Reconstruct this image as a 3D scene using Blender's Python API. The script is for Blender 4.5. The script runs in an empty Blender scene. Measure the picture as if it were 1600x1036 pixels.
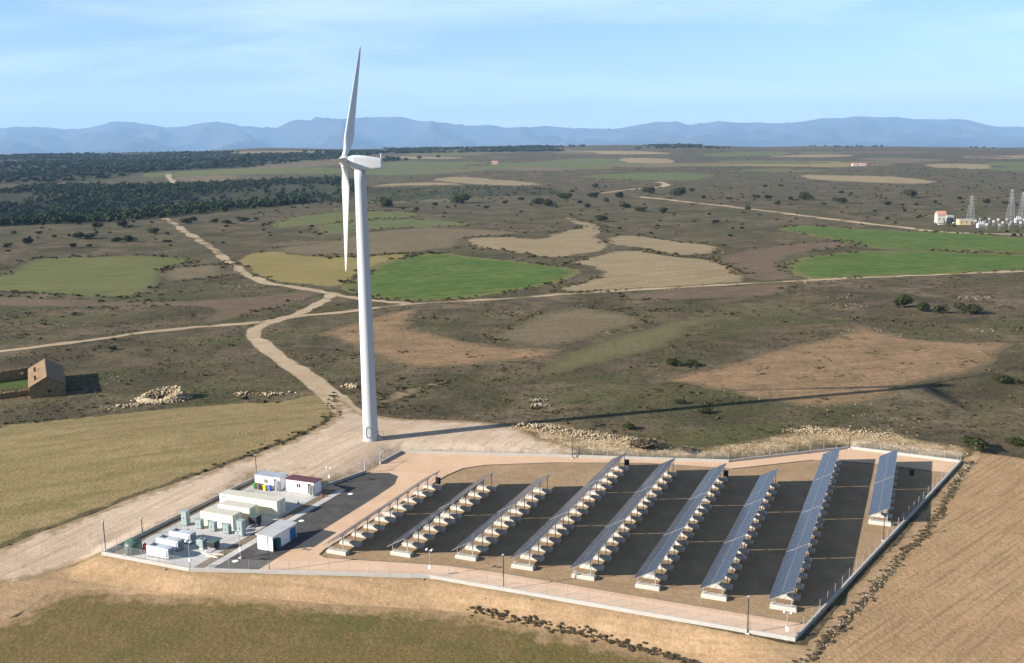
import bpy, math, random
import numpy as np
from mathutils import Matrix, Vector
from mathutils.geometry import delaunay_2d_cdt
random.seed(7); RNG = np.random.default_rng(7)
SC = bpy.context.scene; COL = SC.collection

# ------------------------------------------------------------------ camera, sky, sun, exposure
CAM_H, FPX, YH, ROLL, CX, CY = 63.0, 1565.0, 225.5, -0.0136, 800.0, 518.0
PITCH = math.atan((CY - YH) / FPX)
_f = np.array([0, math.cos(PITCH), -math.sin(PITCH)]); _u0 = np.array([0, math.sin(PITCH), math.cos(PITCH)]); _r0 = np.array([1., 0, 0])
CR = math.cos(ROLL) * _r0 + math.sin(ROLL) * _u0; CU = -math.sin(ROLL) * _r0 + math.cos(ROLL) * _u0; CF = _f
cam_d = bpy.data.cameras.new('camera'); cam = bpy.data.objects.new('camera', cam_d); COL.objects.link(cam)
cam_d.sensor_width = 36; cam_d.lens = 36 * FPX / 1600; cam_d.clip_start = 1; cam_d.clip_end = 200000
cam.matrix_world = Matrix(((CR[0], CU[0], -CF[0], 0), (CR[1], CU[1], -CF[1], 0), (CR[2], CU[2], -CF[2], CAM_H), (0, 0, 0, 1)))
SC.camera = cam

SUN_AZ, SUN_EL = math.radians(18.0), math.radians(22.2)        # direction shadows fall, sun height
SUN_DIR = Vector((-math.cos(SUN_AZ) * math.cos(SUN_EL), -math.sin(SUN_AZ) * math.cos(SUN_EL), math.sin(SUN_EL)))
world = bpy.data.worlds.new('World'); SC.world = world; world.use_nodes = True
wn = world.node_tree.nodes; wl = world.node_tree.links; wn.clear()
w_out = wn.new('ShaderNodeOutputWorld'); w_bg = wn.new('ShaderNodeBackground'); w_sky = wn.new('ShaderNodeTexSky')
w_sky.sky_type = 'NISHITA'; w_sky.sun_disc = False; w_sky.sun_elevation = SUN_EL
w_sky.sun_rotation = math.atan2(SUN_DIR.x, SUN_DIR.y); w_sky.altitude = 900; w_sky.air_density = 1.0; w_sky.dust_density = 0.2; w_sky.ozone_density = 3.5
w_bg.inputs['Strength'].default_value = 0.054
# thin streaks of high cloud
w_tc = wn.new('ShaderNodeTexCoord'); w_sep = wn.new('ShaderNodeSeparateXYZ'); wl.new(w_tc.outputs['Generated'], w_sep.inputs[0])
w_add = wn.new('ShaderNodeMath'); w_add.operation = 'ADD'; w_add.inputs[1].default_value = 0.10; wl.new(w_sep.outputs['Z'], w_add.inputs[0])
w_dx = wn.new('ShaderNodeMath'); w_dx.operation = 'DIVIDE'; wl.new(w_sep.outputs['X'], w_dx.inputs[0]); wl.new(w_add.outputs[0], w_dx.inputs[1])
w_dy = wn.new('ShaderNodeMath'); w_dy.operation = 'DIVIDE'; wl.new(w_sep.outputs['Y'], w_dy.inputs[0]); wl.new(w_add.outputs[0], w_dy.inputs[1])
w_cmb = wn.new('ShaderNodeCombineXYZ'); wl.new(w_dx.outputs[0], w_cmb.inputs[0]); wl.new(w_dy.outputs[0], w_cmb.inputs[1])
w_map = wn.new('ShaderNodeMapping'); w_map.inputs['Rotation'].default_value = (0, 0, math.radians(-28)); w_map.inputs['Scale'].default_value = (0.45, 0.75, 1); wl.new(w_cmb.outputs[0], w_map.inputs[0])
w_noi = wn.new('ShaderNodeTexNoise'); w_noi.inputs['Scale'].default_value = 1.1; w_noi.inputs['Detail'].default_value = 7; w_noi.inputs['Roughness'].default_value = 0.55; w_noi.inputs['Distortion'].default_value = 0.5
wl.new(w_map.outputs[0], w_noi.inputs['Vector'])
w_ramp = wn.new('ShaderNodeMapRange'); w_ramp.inputs['From Min'].default_value = 0.43; w_ramp.inputs['From Max'].default_value = 0.74; w_ramp.inputs['To Max'].default_value = 0.5; wl.new(w_noi.outputs['Fac'], w_ramp.inputs['Value'])
w_mix = wn.new('ShaderNodeMixRGB'); w_mix.inputs['Color2'].default_value = (7.6, 8.6, 9.8, 1); wl.new(w_ramp.outputs[0], w_mix.inputs['Fac']); wl.new(w_sky.outputs[0], w_mix.inputs['Color1'])
wl.new(w_mix.outputs[0], w_bg.inputs['Color']); wl.new(w_bg.outputs[0], w_out.inputs['Surface'])

sun_d = bpy.data.lights.new('sun', 'SUN'); sun_d.energy = 5.0; sun_d.angle = math.radians(0.53); sun_d.color = (1.0, 0.925, 0.82)
sun = bpy.data.objects.new('sun', sun_d); COL.objects.link(sun); sun.rotation_euler = SUN_DIR.to_track_quat('Z', 'Y').to_euler()
SC.view_settings.view_transform = 'Standard'; SC.view_settings.look = 'None'; SC.view_settings.gamma = 1; SC.view_settings.exposure = 1.58
SC.cycles.max_bounces = 6; SC.cycles.transparent_max_bounces = 24; SC.cycles.volume_bounces = 0

# ------------------------------------------------------------------ terrain height and pixel -> ground
A67 = math.radians(67.0); RV = np.array([math.cos(A67), math.sin(A67)]); QV = np.array([math.sin(A67), -math.cos(A67)]); ROTQ = A67 - math.pi / 2
def L2(q, r): return (q * QV[0] + r * RV[0], q * QV[1] + r * RV[1])
FENCE = [(-118.5, 112.2), (-118.5, 151.0), (-103.6, 151.0), (-100.4, 161.8), (-100.4, 167.7), (-100.1, 175.9), (-67.5, 185.0), (-35.5, 193.3), (-13.8, 211.0), (7.2, 208.9), (-13.6, 123.2), (-66.0, 123.2), (-89.4, 115.9), (-101.3, 112.2)]
COMP = np.array([L2(*p) for p in FENCE])

def sstep(a, b, x):
    t = np.clip((x - a) / (b - a), 0, 1); return t * t * (3 - 2 * t)
def seg_dist(pts, poly, closed=True):
    best = np.full(len(pts), 1e18); n = len(poly)
    for i in range(n if closed else n - 1):
        a = poly[i]; b = poly[(i + 1) % n]; d = b - a; L = max(d @ d, 1e-12)
        t = np.clip(((pts - a) @ d) / L, 0, 1); v = pts - a - t[:, None] * d
        best = np.minimum(best, (v * v).sum(1))
    return np.sqrt(best)
def inside(pts, poly):
    x, y = pts[:, 0], pts[:, 1]; res = np.zeros(len(pts), bool); n = len(poly)
    m = (x >= poly[:, 0].min()) & (x <= poly[:, 0].max()) & (y >= poly[:, 1].min()) & (y <= poly[:, 1].max())
    if not m.any(): return res
    xs, ys = x[m], y[m]; r = np.zeros(len(xs), bool); j = n - 1
    for i in range(n):
        xi, yi = poly[i]; xj, yj = poly[j]
        c = (yi > ys) != (yj > ys)
        if c.any(): r ^= c & (xs < (xj - xi) * (ys - yi) / (yj - yi + 1e-15) + xi)
        j = i
    res[m] = r; return res
_w = [(RNG.uniform(0, 6.28), RNG.uniform(0, 6.28), RNG.uniform(0.7, 1.4)) for _ in range(10)]
def waves(x, y, lam):
    s = 0
    for k, (p, ph, sc) in enumerate(_w[:6]):
        s = s + np.sin((x * math.cos(p * 1.3 + k) + y * math.sin(p * 1.3 + k)) * 2 * math.pi / (lam * sc) + ph)
    return s / 3.0
RIDGE_A = [-0.75, -0.511, -0.32, -0.243, -0.153, -0.013, 0.064, 0.16, 0.256, 0.383, 0.511, 0.75]
RIDGE_Z = [42, 44, 44, 57, 46, 53, 47, 50, 30, 27, 14, 12]
def hgt(x, y):
    x = np.asarray(x, float); y = np.asarray(y, float); D = np.hypot(x, y)
    pts = np.stack([x.ravel(), y.ravel()], 1); z = np.zeros(len(pts)); near = (np.abs(pts[:, 0]) < 190) & (pts[:, 1] > 40) & (pts[:, 1] < 300)
    if near.any():
        pn = pts[near]; d = seg_dist(pn, COMP); d[inside(pn, COMP)] = 0
        g = np.interp(pn[:, 1], [100, 150, 178, 200, 216, 240], [-2.2, -1.8, 0.0, 1.0, 1.3, 0.6])
        qq = pn @ QV; rr_ = pn @ RV; g = g * (1 - sstep(-9, 1.0, qq - (-13.6 + (rr_ - 123.2) * 0.2427)) * (rr_ < 200)) * sstep(120, 60, pn[:, 0])
        z[near] = g * sstep(0.5, 5.5, d) * (1 - sstep(35, 90, d) * (pn[:, 1] > 170))
    z = z.reshape(x.shape)
    z = z + waves(x, y, 420) * 1.6 * sstep(270, 700, D) + waves(y, x, 1100) * 4 * sstep(700, 2000, D) + waves(x, y, 60) * 0.22 * sstep(245, 330, D)
    ang = x / np.maximum(y, 1.0)
    z = z + np.interp(ang, RIDGE_A, RIDGE_Z) * sstep(1300, 5000, D)
    # wooded valley on the left
    ax, ay, bx, by = -900.0, 1020.0, -60.0, 1560.0
    dx, dy = bx - ax, by - ay; LL = math.hypot(dx, dy); t = ((x - ax) * dx + (y - ay) * dy) / LL / LL
    dn = (-(x - ax) * dy + (y - ay) * dx) / LL + 40 * np.sin(t * 9)
    z = z - 46 * np.exp(-(dn / 165.0) ** 2) * sstep(1.05, 0.72, t)
    z = z + (waves(x, y, 1500) * 5 + waves(y, x, 480) * 2.2) * sstep(3300, 4800, D)
    z = z - 380 * sstep(5600, 8200, D)
    return z
def rays(px):
    px = np.asarray(px, float)
    return CF[None] + ((px[:, 0] - CX) / FPX)[:, None] * CR[None] + ((CY - px[:, 1]) / FPX)[:, None] * CU[None]
_ts = np.geomspace(55, 7500, 420)
def ground(px):
    """pixels of the photograph -> points on the terrain (first hit along the ray)"""
    px = np.atleast_2d(np.asarray(px, float)); d = rays(px); out = np.zeros((len(px), 3))
    T = np.broadcast_to(_ts[None, :], (len(px), len(_ts)))
    gap = CAM_H + d[:, 2:3] * T - hgt(d[:, 0:1] * T, d[:, 1:2] * T)
    for i in range(len(px)):
        w = np.where(gap[i] <= 0)[0]
        if len(w) == 0: lo, hi = _ts[-2], _ts[-1]
        else: k = w[0]; lo, hi = _ts[max(k - 1, 0)], _ts[k]
        for _ in range(22):
            m = 0.5 * (lo + hi)
            if CAM_H + d[i, 2] * m - float(hgt(d[i, 0] * m, d[i, 1] * m)) > 0: lo = m
            else: hi = m
        out[i] = d[i] * hi; out[i, 2] = float(hgt(out[i, 0], out[i, 1]))
    return out
def project(P):
    X = np.asarray(P, float) - np.array([0, 0, CAM_H]); d = X @ CF
    return np.stack([CX + FPX * (X @ CR) / d, CY - FPX * (X @ CU) / d], 1)

# ------------------------------------------------------------------ materials
def lin(c): c = c / 255.0; return c / 12.92 if c <= 0.04045 else ((c + 0.055) / 1.055) ** 2.4
KL = 1.52
def alb(r, g, b, k=KL): return (lin(r) / k, lin(g) / k, lin(b) / k, 1)
class NT:
    def __init__(s, name):
        s.m = bpy.data.materials.new(name); s.m.use_nodes = True; s.t = s.m.node_tree; s.n = s.t.nodes; s.l = s.t.links
        s.b = s.n['Principled BSDF']; s.out = s.n['Material Output']
    def node(s, typ, **kw):
        n = s.n.new(typ)
        for k, v in kw.items():
            if k in n.inputs: n.inputs[k].default_value = v
            else: setattr(n, k, v)
        return n
    def link(s, a, b): s.l.new(a, b)
    def noise(s, vec, scale, detail=4, rough=0.6, dist=0.0):
        n = s.node('ShaderNodeTexNoise', Scale=scale, Detail=detail, Roughness=rough, Distortion=dist); s.link(vec, n.inputs['Vector']); return n.outputs['Fac']
    def ramp(s, val, a, b, lo=0.0, hi=1.0):
        n = s.node('ShaderNodeMapRange'); n.inputs['From Min'].default_value = a; n.inputs['From Max'].default_value = b; n.inputs['To Min'].default_value = lo; n.inputs['To Max'].default_value = hi
        s.link(val, n.inputs['Value']); return n.outputs[0]
    def mix(s, fac, a, b, mode='MIX'):
        n = s.node('ShaderNodeMixRGB', blend_type=mode)
        for v, i in ((fac, 'Fac'), (a, 'Color1'), (b, 'Color2')):
            if isinstance(v, (tuple, float, int)): n.inputs[i].default_value = v
            else: s.link(v, n.inputs[i])
        return n.outputs[0]
    def math(s, op, a, b=0.0):
        n = s.node('ShaderNodeMath', operation=op)
        for i, v in ((0, a), (1, b)):
            if isinstance(v, (int, float)): n.inputs[i].default_value = v
            else: s.link(v, n.inputs[i])
        return n.outputs[0]
    def bump(s, h, strength, dist):
        n = s.node('ShaderNodeBump', Strength=strength, Distance=dist); s.link(h, n.inputs['Height']); s.link(n.outputs[0], s.b.inputs['Normal'])
MATS = {}
SCRUB_D, SCRUB_L, SCRUB_G = alb(74, 70, 50), alb(122, 108, 86), alb(82, 88, 46)

def ground_mat(name, c1, c2, c3=None, big=35.0, small=1.6, speck=None, margin=None, mw=2.5, bump=0.6, lines=None, streak=None, rough=1.0):
    """earth, crop and scrub surfaces: broad patches, clumps, fine grain, sowing lines, ragged margin"""
    t = NT(name); g = t.node('ShaderNodeNewGeometry'); pos = g.outputs['Position']
    nb = t.noise(pos, 1.0 / big, 5, 0.6, 0.6); nm = t.noise(pos, 1.0 / (small * 5), 4, 0.65, 0.3); ns = t.noise(pos, 1.0 / small, 4, 0.7); nf = t.noise(pos, 3.2, 3, 0.7)
    col = t.mix(t.ramp(nb, 0.36, 0.64), c1, c2)
    if c3: col = t.mix(t.ramp(nm, 0.46, 0.68, 0, 0.85), col, c3)
    height = ns
    if streak:
        ang, sx, sy, amt, c = streak
        mp = t.node('ShaderNodeMapping', vector_type='TEXTURE'); mp.inputs['Rotation'].default_value = (0, 0, ang); mp.inputs['Scale'].default_value = (sx, sy, 1); t.link(pos, mp.inputs[0])
        col = t.mix(t.ramp(t.noise(mp.outputs[0], 1.0, 4, 0.55, 0.4), 0.48, 0.66, 0, amt), col, c)
    if lines:
        ang, pitch, amt, distort = lines
        mp = t.node('ShaderNodeMapping'); mp.inputs['Rotation'].default_value = (0, 0, -ang); t.link(pos, mp.inputs[0])
        w = t.node('ShaderNodeTexWave', bands_direction='Y'); w.inputs['Scale'].default_value = 0.314 / pitch; w.inputs['Distortion'].default_value = distort; w.inputs['Detail'].default_value = 3; w.inputs['Detail Scale'].default_value = 0.6; w.inputs['Detail Roughness'].default_value = 0.6
        t.link(mp.outputs[0], w.inputs['Vector'])
        fade = t.math('MULTIPLY', w.outputs['Fac'], t.ramp(nm, 0.35, 0.6, 0.25, 1.0))
        col = t.mix(t.math('MULTIPLY', fade, amt), col, (c1[0] * 0.55, c1[1] * 0.55, c1[2] * 0.55, 1)); height = t.math('ADD', t.math('MULTIPLY', ns, 0.6), t.math('MULTIPLY', w.outputs['Fac'], -0.5))
    val = t.mix(t.ramp(ns, 0.3, 0.72), (1 - 0.5 * min(bump, .7),) * 3 + (1,), (1 + 0.42 * min(bump, .7),) * 3 + (1,)); col = t.mix(1.0, col, val, 'MULTIPLY')
    val = t.mix(t.ramp(nf, 0.3, 0.7), (0.82, 0.82, 0.82, 1), (1.16, 1.16, 1.16, 1)); col = t.mix(1.0, col, val, 'MULTIPLY')
    if speck:
        vo = t.node('ShaderNodeTexVoronoi', Scale=1.0 / speck[0]); t.link(pos, vo.inputs['Vector'])
        msk = t.math('MULTIPLY', t.ramp(vo.outputs['Distance'], 0.34, 0.16), t.ramp(nm, speck[2], speck[2] + 0.08))
        col = t.mix(msk, col, speck[1])
    if margin:
        at = t.node('ShaderNodeAttribute', attribute_name='edge')
        e = t.math('ADD', t.math('DIVIDE', at.outputs['Fac'], mw), t.math('MULTIPLY', t.math('SUBTRACT', t.noise(pos, 0.45, 4, 0.65), 0.5), 2.4))
        col = t.mix(t.ramp(e, 0.75, 0.15), col, margin)
    t.link(col, t.b.inputs['Base Color']); t.b.inputs['Roughness'].default_value = rough; t.b.inputs['Specular IOR Level'].default_value = 0.1
    hh = t.math('ADD', height, t.math('MULTIPLY', nf, 0.25)); t.bump(hh, bump, 0.5)
    MATS[name] = t.m; return t.m
def plain(name, c, rough=0.7, metal=0.0, spec=0.4, grime=0.0, gscale=0.8, c2=None, bump=0.0, streaky=False, rand=0.0):
    t = NT(name); tc = t.node('ShaderNodeNewGeometry'); pos = tc.outputs['Position']
    col = c
    if streaky:
        mp = t.node('ShaderNodeMapping'); mp.inputs['Scale'].default_value = (1, 1, 0.12); t.link(pos, mp.inputs[0]); pos2 = mp.outputs[0]
    else: pos2 = pos
    if grime > 0:
        n = t.noise(pos2, gscale, 5, 0.65); col = t.mix(t.ramp(n, 0.35, 0.72, 0, grime), c, c2 or (c[0] * 0.5, c[1] * 0.46, c[2] * 0.4, 1))
    if rand > 0:
        oi = t.node('ShaderNodeObjectInfo'); v = t.ramp(oi.outputs['Random'], 0, 1, 1 - rand, 1 + rand); cv = t.node('ShaderNodeCombineXYZ')
        for k in range(3): t.link(v, cv.inputs[k])
        col = t.mix(1.0, col, cv.outputs[0], 'MULTIPLY')
    if isinstance(col, tuple): t.b.inputs['Base Color'].default_value = col
    else: t.link(col, t.b.inputs['Base Color'])
    t.b.inputs['Roughness'].default_value = rough; t.b.inputs['Metallic'].default_value = metal; t.b.inputs['Specular IOR Level'].default_value = spec
    if bump > 0: t.bump(t.noise(pos, gscale * 6, 4, 0.6), bump, 0.05)
    MATS[name] = t.m; return t.m
def foliage(name, c1, c2, trans=0.15):
    t = NT(name); g = t.node('ShaderNodeNewGeometry'); n = t.noise(g.outputs['Position'], 0.7, 3, 0.6)
    f = t.math('ADD', t.math('MULTIPLY', g.outputs['Random Per Island'], 0.6), t.math('MULTIPLY', n, 0.5))
    t.link(t.mix(t.ramp(f, 0.15, 0.9), c1, c2), t.b.inputs['Base Color']); t.b.inputs['Roughness'].default_value = 0.85; t.b.inputs['Specular IOR Level'].default_value = 0.15
    MATS[name] = t.m; return t.m

# ------------------------------------------------------------------ mesh helpers
class MB:
    def __init__(s): s.v = []; s.f = []; s.mi = []
    def add(s, vs, fs, m=0):
        o = len(s.v); s.v += [tuple(map(float, p)) for p in vs]; s.f += [tuple(i + o for i in f) for f in fs]; s.mi += [m] * len(fs); return s
    def box(s, x0, x1, y0, y1, z0, z1, m=0, faces=None):
        s.add([(x0, y0, z0), (x1, y0, z0), (x1, y1, z0), (x0, y1, z0), (x0, y0, z1), (x1, y0, z1), (x1, y1, z1), (x0, y1, z1)],
              [(3, 2, 1, 0), (4, 5, 6, 7), (0, 1, 5, 4), (1, 2, 6, 5), (2, 3, 7, 6), (3, 0, 4, 7)], m); return s
    def cbox(s, x0, x1, y0, y1, z0, z1, c=0.05, m=0):
        """box with chamfered top edges"""
        s.add([(x0, y0, z0), (x1, y0, z0), (x1, y1, z0), (x0, y1, z0), (x0, y0, z1 - c), (x1, y0, z1 - c), (x1, y1, z1 - c), (x0, y1, z1 - c), (x0 + c, y0 + c, z1), (x1 - c, y0 + c, z1), (x1 - c, y1 - c, z1), (x0 + c, y1 - c, z1)],
              [(3, 2, 1, 0), (8, 9, 10, 11), (0, 1, 5, 4), (1, 2, 6, 5), (2, 3, 7, 6), (3, 0, 4, 7), (4, 5, 9, 8), (5, 6, 10, 9), (6, 7, 11, 10), (7, 4, 8, 11)], m); return s
    def bar(s, a, b, w=0.08, h=None, m=0):
        a = Vector(a); b = Vector(b); d = (b - a).normalized(); up = Vector((0, 0, 1)) if abs(d.z) < 0.95 else Vector((0, 1, 0))
        x = d.cross(up).normalized() * w / 2; y = x.cross(d).normalized() * (h or w) / 2
        s.add([a - x - y, a + x - y, a + x + y, a - x + y, b - x - y, b + x - y, b + x + y, b - x + y], [(0, 1, 2, 3), (7, 6, 5, 4), (1, 0, 4, 5), (2, 1, 5, 6), (3, 2, 6, 7), (0, 3, 7, 4)], m); return s
    def tube(s, a, b, r0, r1=None, n=10, m=0, caps=True):
        a = Vector(a); b = Vector(b); r1 = r0 if r1 is None else r1; d = (b - a).normalized(); up = Vector((0, 0, 1)) if abs(d.z) < 0.95 else Vector((1, 0, 0))
        x = d.cross(up).normalized(); y = d.cross(x); vs = []
        for c, r in ((a, r0), (b, r1)):
            for k in range(n):
                t = 2 * math.pi * k / n; vs.append(c + x * math.cos(t) * r + y * math.sin(t) * r)
        fs = [(k, k + n, (k + 1) % n + n, (k + 1) % n) for k in range(n)]
        if caps: fs += [tuple(range(n)), tuple(range(2 * n - 1, n - 1, -1))]
        s.add(vs, fs, m); return s
    def lathe(s, prof, n=20, m=0, cx=0, cy=0):
        vs = []
        for r, z in prof:
            for k in range(n): t = 2 * math.pi * k / n; vs.append((cx + r * math.cos(t), cy + r * math.sin(t), z))
        fs = [(i * n + k, i * n + (k + 1) % n, (i + 1) * n + (k + 1) % n, (i + 1) * n + k) for i in range(len(prof) - 1) for k in range(n)]
        fs.append(tuple(range((len(prof) - 1) * n, len(prof) * n))); s.add(vs, fs, m); return s
    def mesh(s, name, mats, smooth=False):
        me = bpy.data.meshes.new(name); me.from_pydata(s.v, [], s.f)
        for m in (mats if isinstance(mats, (list, tuple)) else [mats]): me.materials.append(m)
        if max(s.mi, default=0) > 0: me.polygons.foreach_set('material_index', s.mi)
        if smooth: me.polygons.foreach_set('use_smooth', [True] * len(s.f))
        me.update(); return me
    def build(s, name, mats, parent=None, smooth=False): return link(name, s.mesh(name, mats, smooth), parent)
def link(name, me, parent=None, loc=None):
    o = bpy.data.objects.new(name, me); COL.objects.link(o)
    if parent: o.parent = parent
    if loc is not None: o.location = loc
    return o
def thing(name, label, cat, loc=(0, 0, 0), rz=0.0, group=None):
    o = bpy.data.objects.new(name, None); o.empty_display_size = 0.3; COL.objects.link(o); o.location = loc; o.rotation_euler = (0, 0, rz); return tag(o, label, cat, group)
def tag(o, label, cat, group=None):
    o['label'] = label; o['category'] = cat
    if group: o['group'] = group
    return o
def kind(o, k): o['kind'] = k; return o
def np_mesh(name, V, F, mat, smooth=False):
    me = bpy.data.meshes.new(name); k = F.shape[1]
    me.vertices.add(len(V)); me.vertices.foreach_set('co', V.astype(np.float32).ravel())
    me.loops.add(F.size); me.loops.foreach_set('vertex_index', F.astype(np.int32).ravel())
    me.polygons.add(len(F)); me.polygons.foreach_set('loop_start', np.arange(0, F.size, k, dtype=np.int32)); me.polygons.foreach_set('loop_total', np.full(len(F), k, dtype=np.int32))
    if smooth: me.polygons.foreach_set('use_smooth', np.ones(len(F), bool))
    me.materials.append(mat); me.update(calc_edges=True); return me
def scatter(protos, pos, scale, rz, which=None):
    """copies of prototype meshes (V, F) joined into one vertex and face array"""
    Vs, Fs, o = [], [], 0
    which = RNG.integers(0, len(protos), len(pos)) if which is None else which
    for k, (pv, pf) in enumerate(protos):
        m = which == k
        if not m.any(): continue
        c, s_ = np.cos(rz[m])[:, None], np.sin(rz[m])[:, None]; sc = scale[m]
        x = pv[None, :, 0] * sc[:, 0:1]; y = pv[None, :, 1] * sc[:, 1:2]; z = pv[None, :, 2] * sc[:, 2:3]; P = pos[m]
        V = np.stack([x * c - y * s_ + P[:, 0:1], x * s_ + y * c + P[:, 1:2], z + P[:, 2:3]], 2).reshape(-1, 3)
        F = (pf[None] + (np.arange(m.sum()) * len(pv))[:, None, None]).reshape(-1, pf.shape[1]) + o
        Vs.append(V); Fs.append(F); o += len(V)
    return np.concatenate(Vs), np.concatenate(Fs)
def leaf_blob(n, lobes, leaf, seed, flat=0.75, fill=0.55):
    """a crown: small leaf faces spread through several lobes of a unit-size volume resting on z=0"""
    r = np.random.default_rng(seed); C = []
    for k in range(lobes):
        a = r.uniform(0, 6.28); d = r.uniform(0, 0.32) if k else 0; C.append((d * math.cos(a), d * math.sin(a), r.uniform(0.3, 0.6) * flat, r.uniform(0.2, 0.34) if k else 0.36))
    V, F = [], []
    for i in range(n):
        cx, cy, cz, R = C[r.integers(0, lobes)]; d = r.normal(size=3); d /= np.linalg.norm(d); rad = R * (fill + (1 - fill) * r.random() ** 0.5) * r.uniform(0.85, 1.12)
        p = np.array([cx, cy, cz]) + d * rad * np.array([1, 1, flat]); p[2] = max(p[2], 0.02)
        nn = d + r.normal(size=3) * 0.5; nn /= np.linalg.norm(nn); t = np.cross(nn, r.normal(size=3)); t /= np.linalg.norm(t); b = np.cross(nn, t); s = leaf * r.uniform(0.6, 1.4)
        o = len(V); V += [p - t * s - b * s * .6, p + t * s - b * s * .6, p + t * s * .7 + b * s, p - t * s * .7 + b * s * .8]; F.append((o, o + 1, o + 2, o + 3))
    return np.array(V), np.array(F)
def stone_proto(seed):
    r = np.random.default_rng(seed); ph = (1 + 5 ** .5) / 2
    v = np.array([(-1, ph, 0), (1, ph, 0), (-1, -ph, 0), (1, -ph, 0), (0, -1, ph), (0, 1, ph), (0, -1, -ph), (0, 1, -ph), (ph, 0, -1), (ph, 0, 1), (-ph, 0, -1), (-ph, 0, 1)]) / 1.9
    v = v * r.uniform(0.7, 1.2, (12, 1)) * np.array([0.6, 0.45, 0.36]); v[:, 2] += 0.12
    f = np.array([(0, 11, 5), (0, 5, 1), (0, 1, 7), (0, 7, 10), (0, 10, 11), (1, 5, 9), (5, 11, 4), (11, 10, 2), (10, 7, 6), (7, 1, 8), (3, 9, 4), (3, 4, 2), (3, 2, 6), (3, 6, 8), (3, 8, 9), (4, 9, 5), (2, 4, 11), (6, 2, 10), (8, 6, 7), (9, 8, 1)])
    return v, f
STONES = [stone_proto(k) for k in range(6)]

# ------------------------------------------------------------------ the ground: scrubland, fields, tracks and the surfaces of the plant, one seamless sheet cut into regions
PA = math.radians(43)   # sowing direction of the near ploughed field
ground_mat('scrub', alb(80, 73, 53), alb(124, 108, 84), alb(72, 69, 46), big=30, small=1.5, speck=(1.7, alb(52, 50, 34), 0.47), bump=0.9, streak=(0.25, 70, 22, 0.75, alb(88, 89, 52)))
ground_mat('stubble', alb(158, 138, 98), alb(146, 128, 88), alb(134, 122, 80), big=22, small=0.7, margin=alb(92, 84, 58), mw=1.6, bump=0.45, streak=(0.42, 26, 3.5, 0.6, alb(118, 110, 64)))
ground_mat('green', alb(98, 110, 66), alb(112, 116, 74), alb(92, 104, 60), big=30, small=1.2, margin=alb(112, 104, 70), mw=9, bump=0.4, lines=(0.25, 8.0, 0.25, 6.0), streak=(0.1, 150, 14, 0.6, alb(122, 116, 76)))
ground_mat('bright_green', alb(78, 106, 42), alb(104, 120, 56), alb(70, 96, 36), big=28, small=1.4, margin=alb(120, 112, 68), mw=8, bump=0.5, lines=(0.35, 7.0, 0.34, 5.0), streak=(0.35, 90, 6, 0.6, alb(112, 120, 62)))
ground_mat('olive_green', alb(108, 112, 64), alb(98, 106, 56), alb(120, 118, 74), big=24, small=1.4, margin=alb(92, 86, 58), mw=6, bump=0.45, lines=(0.1, 7.0, 0.26, 4.0), streak=(0.1, 90, 7, 0.6, alb(128, 122, 74)))
ground_mat('straw', alb(162, 144, 110), alb(150, 134, 100), alb(168, 150, 118), big=26, small=1.6, margin=alb(82, 73, 52), mw=5, bump=0.5, lines=(0.5, 6.0, 0.24, 5.0), streak=(0.5, 60, 5, 0.6, alb(138, 120, 86)))
ground_mat('olive_straw', alb(150, 134, 84), alb(136, 126, 72), alb(144, 128, 78), big=26, small=1.6, margin=alb(96, 86, 60), mw=2.6, bump=0.45)
ground_mat('dull_olive', alb(110, 106, 72), alb(116, 108, 76), alb(104, 102, 66), big=30, small=1.6, margin=alb(96, 90, 62), mw=6, bump=0.5)
ground_mat('fallow', alb(130, 114, 90), alb(120, 106, 82), alb(112, 104, 74), big=30, small=1.8, margin=alb(96, 87, 62), mw=9, bump=0.5, streak=(0.2, 60, 5, 0.7, alb(112, 102, 74)))
ground_mat('red_earth', alb(166, 134, 102), alb(144, 118, 88), alb(124, 106, 78), big=14, small=1.5, speck=(2.4, alb(84, 66, 48), 0.54), margin=alb(110, 96, 70), mw=5, bump=0.6, streak=(0.29, 45, 2.2, 0.85, alb(128, 108, 76)))
ground_mat('brown_earth', alb(128, 106, 86), alb(114, 96, 78), alb(104, 90, 72), big=18, small=1.6, margin=alb(104, 94, 70), mw=6, bump=0.6, lines=(0.35, 4.0, 0.25, 6.0))
ground_mat('plough', alb(184, 152, 114), alb(172, 140, 104), alb(164, 136, 100), big=16, small=0.8, margin=alb(150, 128, 92), mw=1.5, bump=0.4, streak=(PA, 18, 0.7, 0.8, alb(146, 120, 90)))
ground_mat('meadow', alb(122, 104, 66), alb(98, 95, 52), alb(132, 110, 74), big=26, small=0.7, margin=alb(164, 136, 102), mw=4.5, bump=0.4, streak=(-0.15, 18, 3, 0.5, alb(126, 106, 66)))
ground_mat('yard', alb(204, 182, 158), alb(190, 167, 142), alb(212, 190, 166), big=14, small=1.0, margin=alb(150, 130, 98), mw=3.5, bump=0.2, streak=(1.08, 30, 0.9, 0.65, alb(172, 148, 122)))
ground_mat('bank', alb(190, 160, 124), alb(176, 146, 112), alb(164, 138, 104), big=9, small=0.8, margin=alb(158, 134, 98), mw=1.0, bump=0.32, streak=(-0.3, 14, 1.0, 0.5, alb(150, 126, 92)))
ground_mat('rim', alb(202, 176, 140), alb(170, 146, 108), alb(134, 116, 82), big=9, small=0.9, speck=(1.1, alb(222, 206, 178), 0.5), margin=alb(110, 98, 68), mw=3.0, bump=0.8)
ground_mat('track', alb(190, 170, 140), alb(178, 156, 126), alb(168, 148, 116), big=12, small=1.2, margin=alb(128, 114, 84), mw=0.7, bump=0.25)
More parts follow.
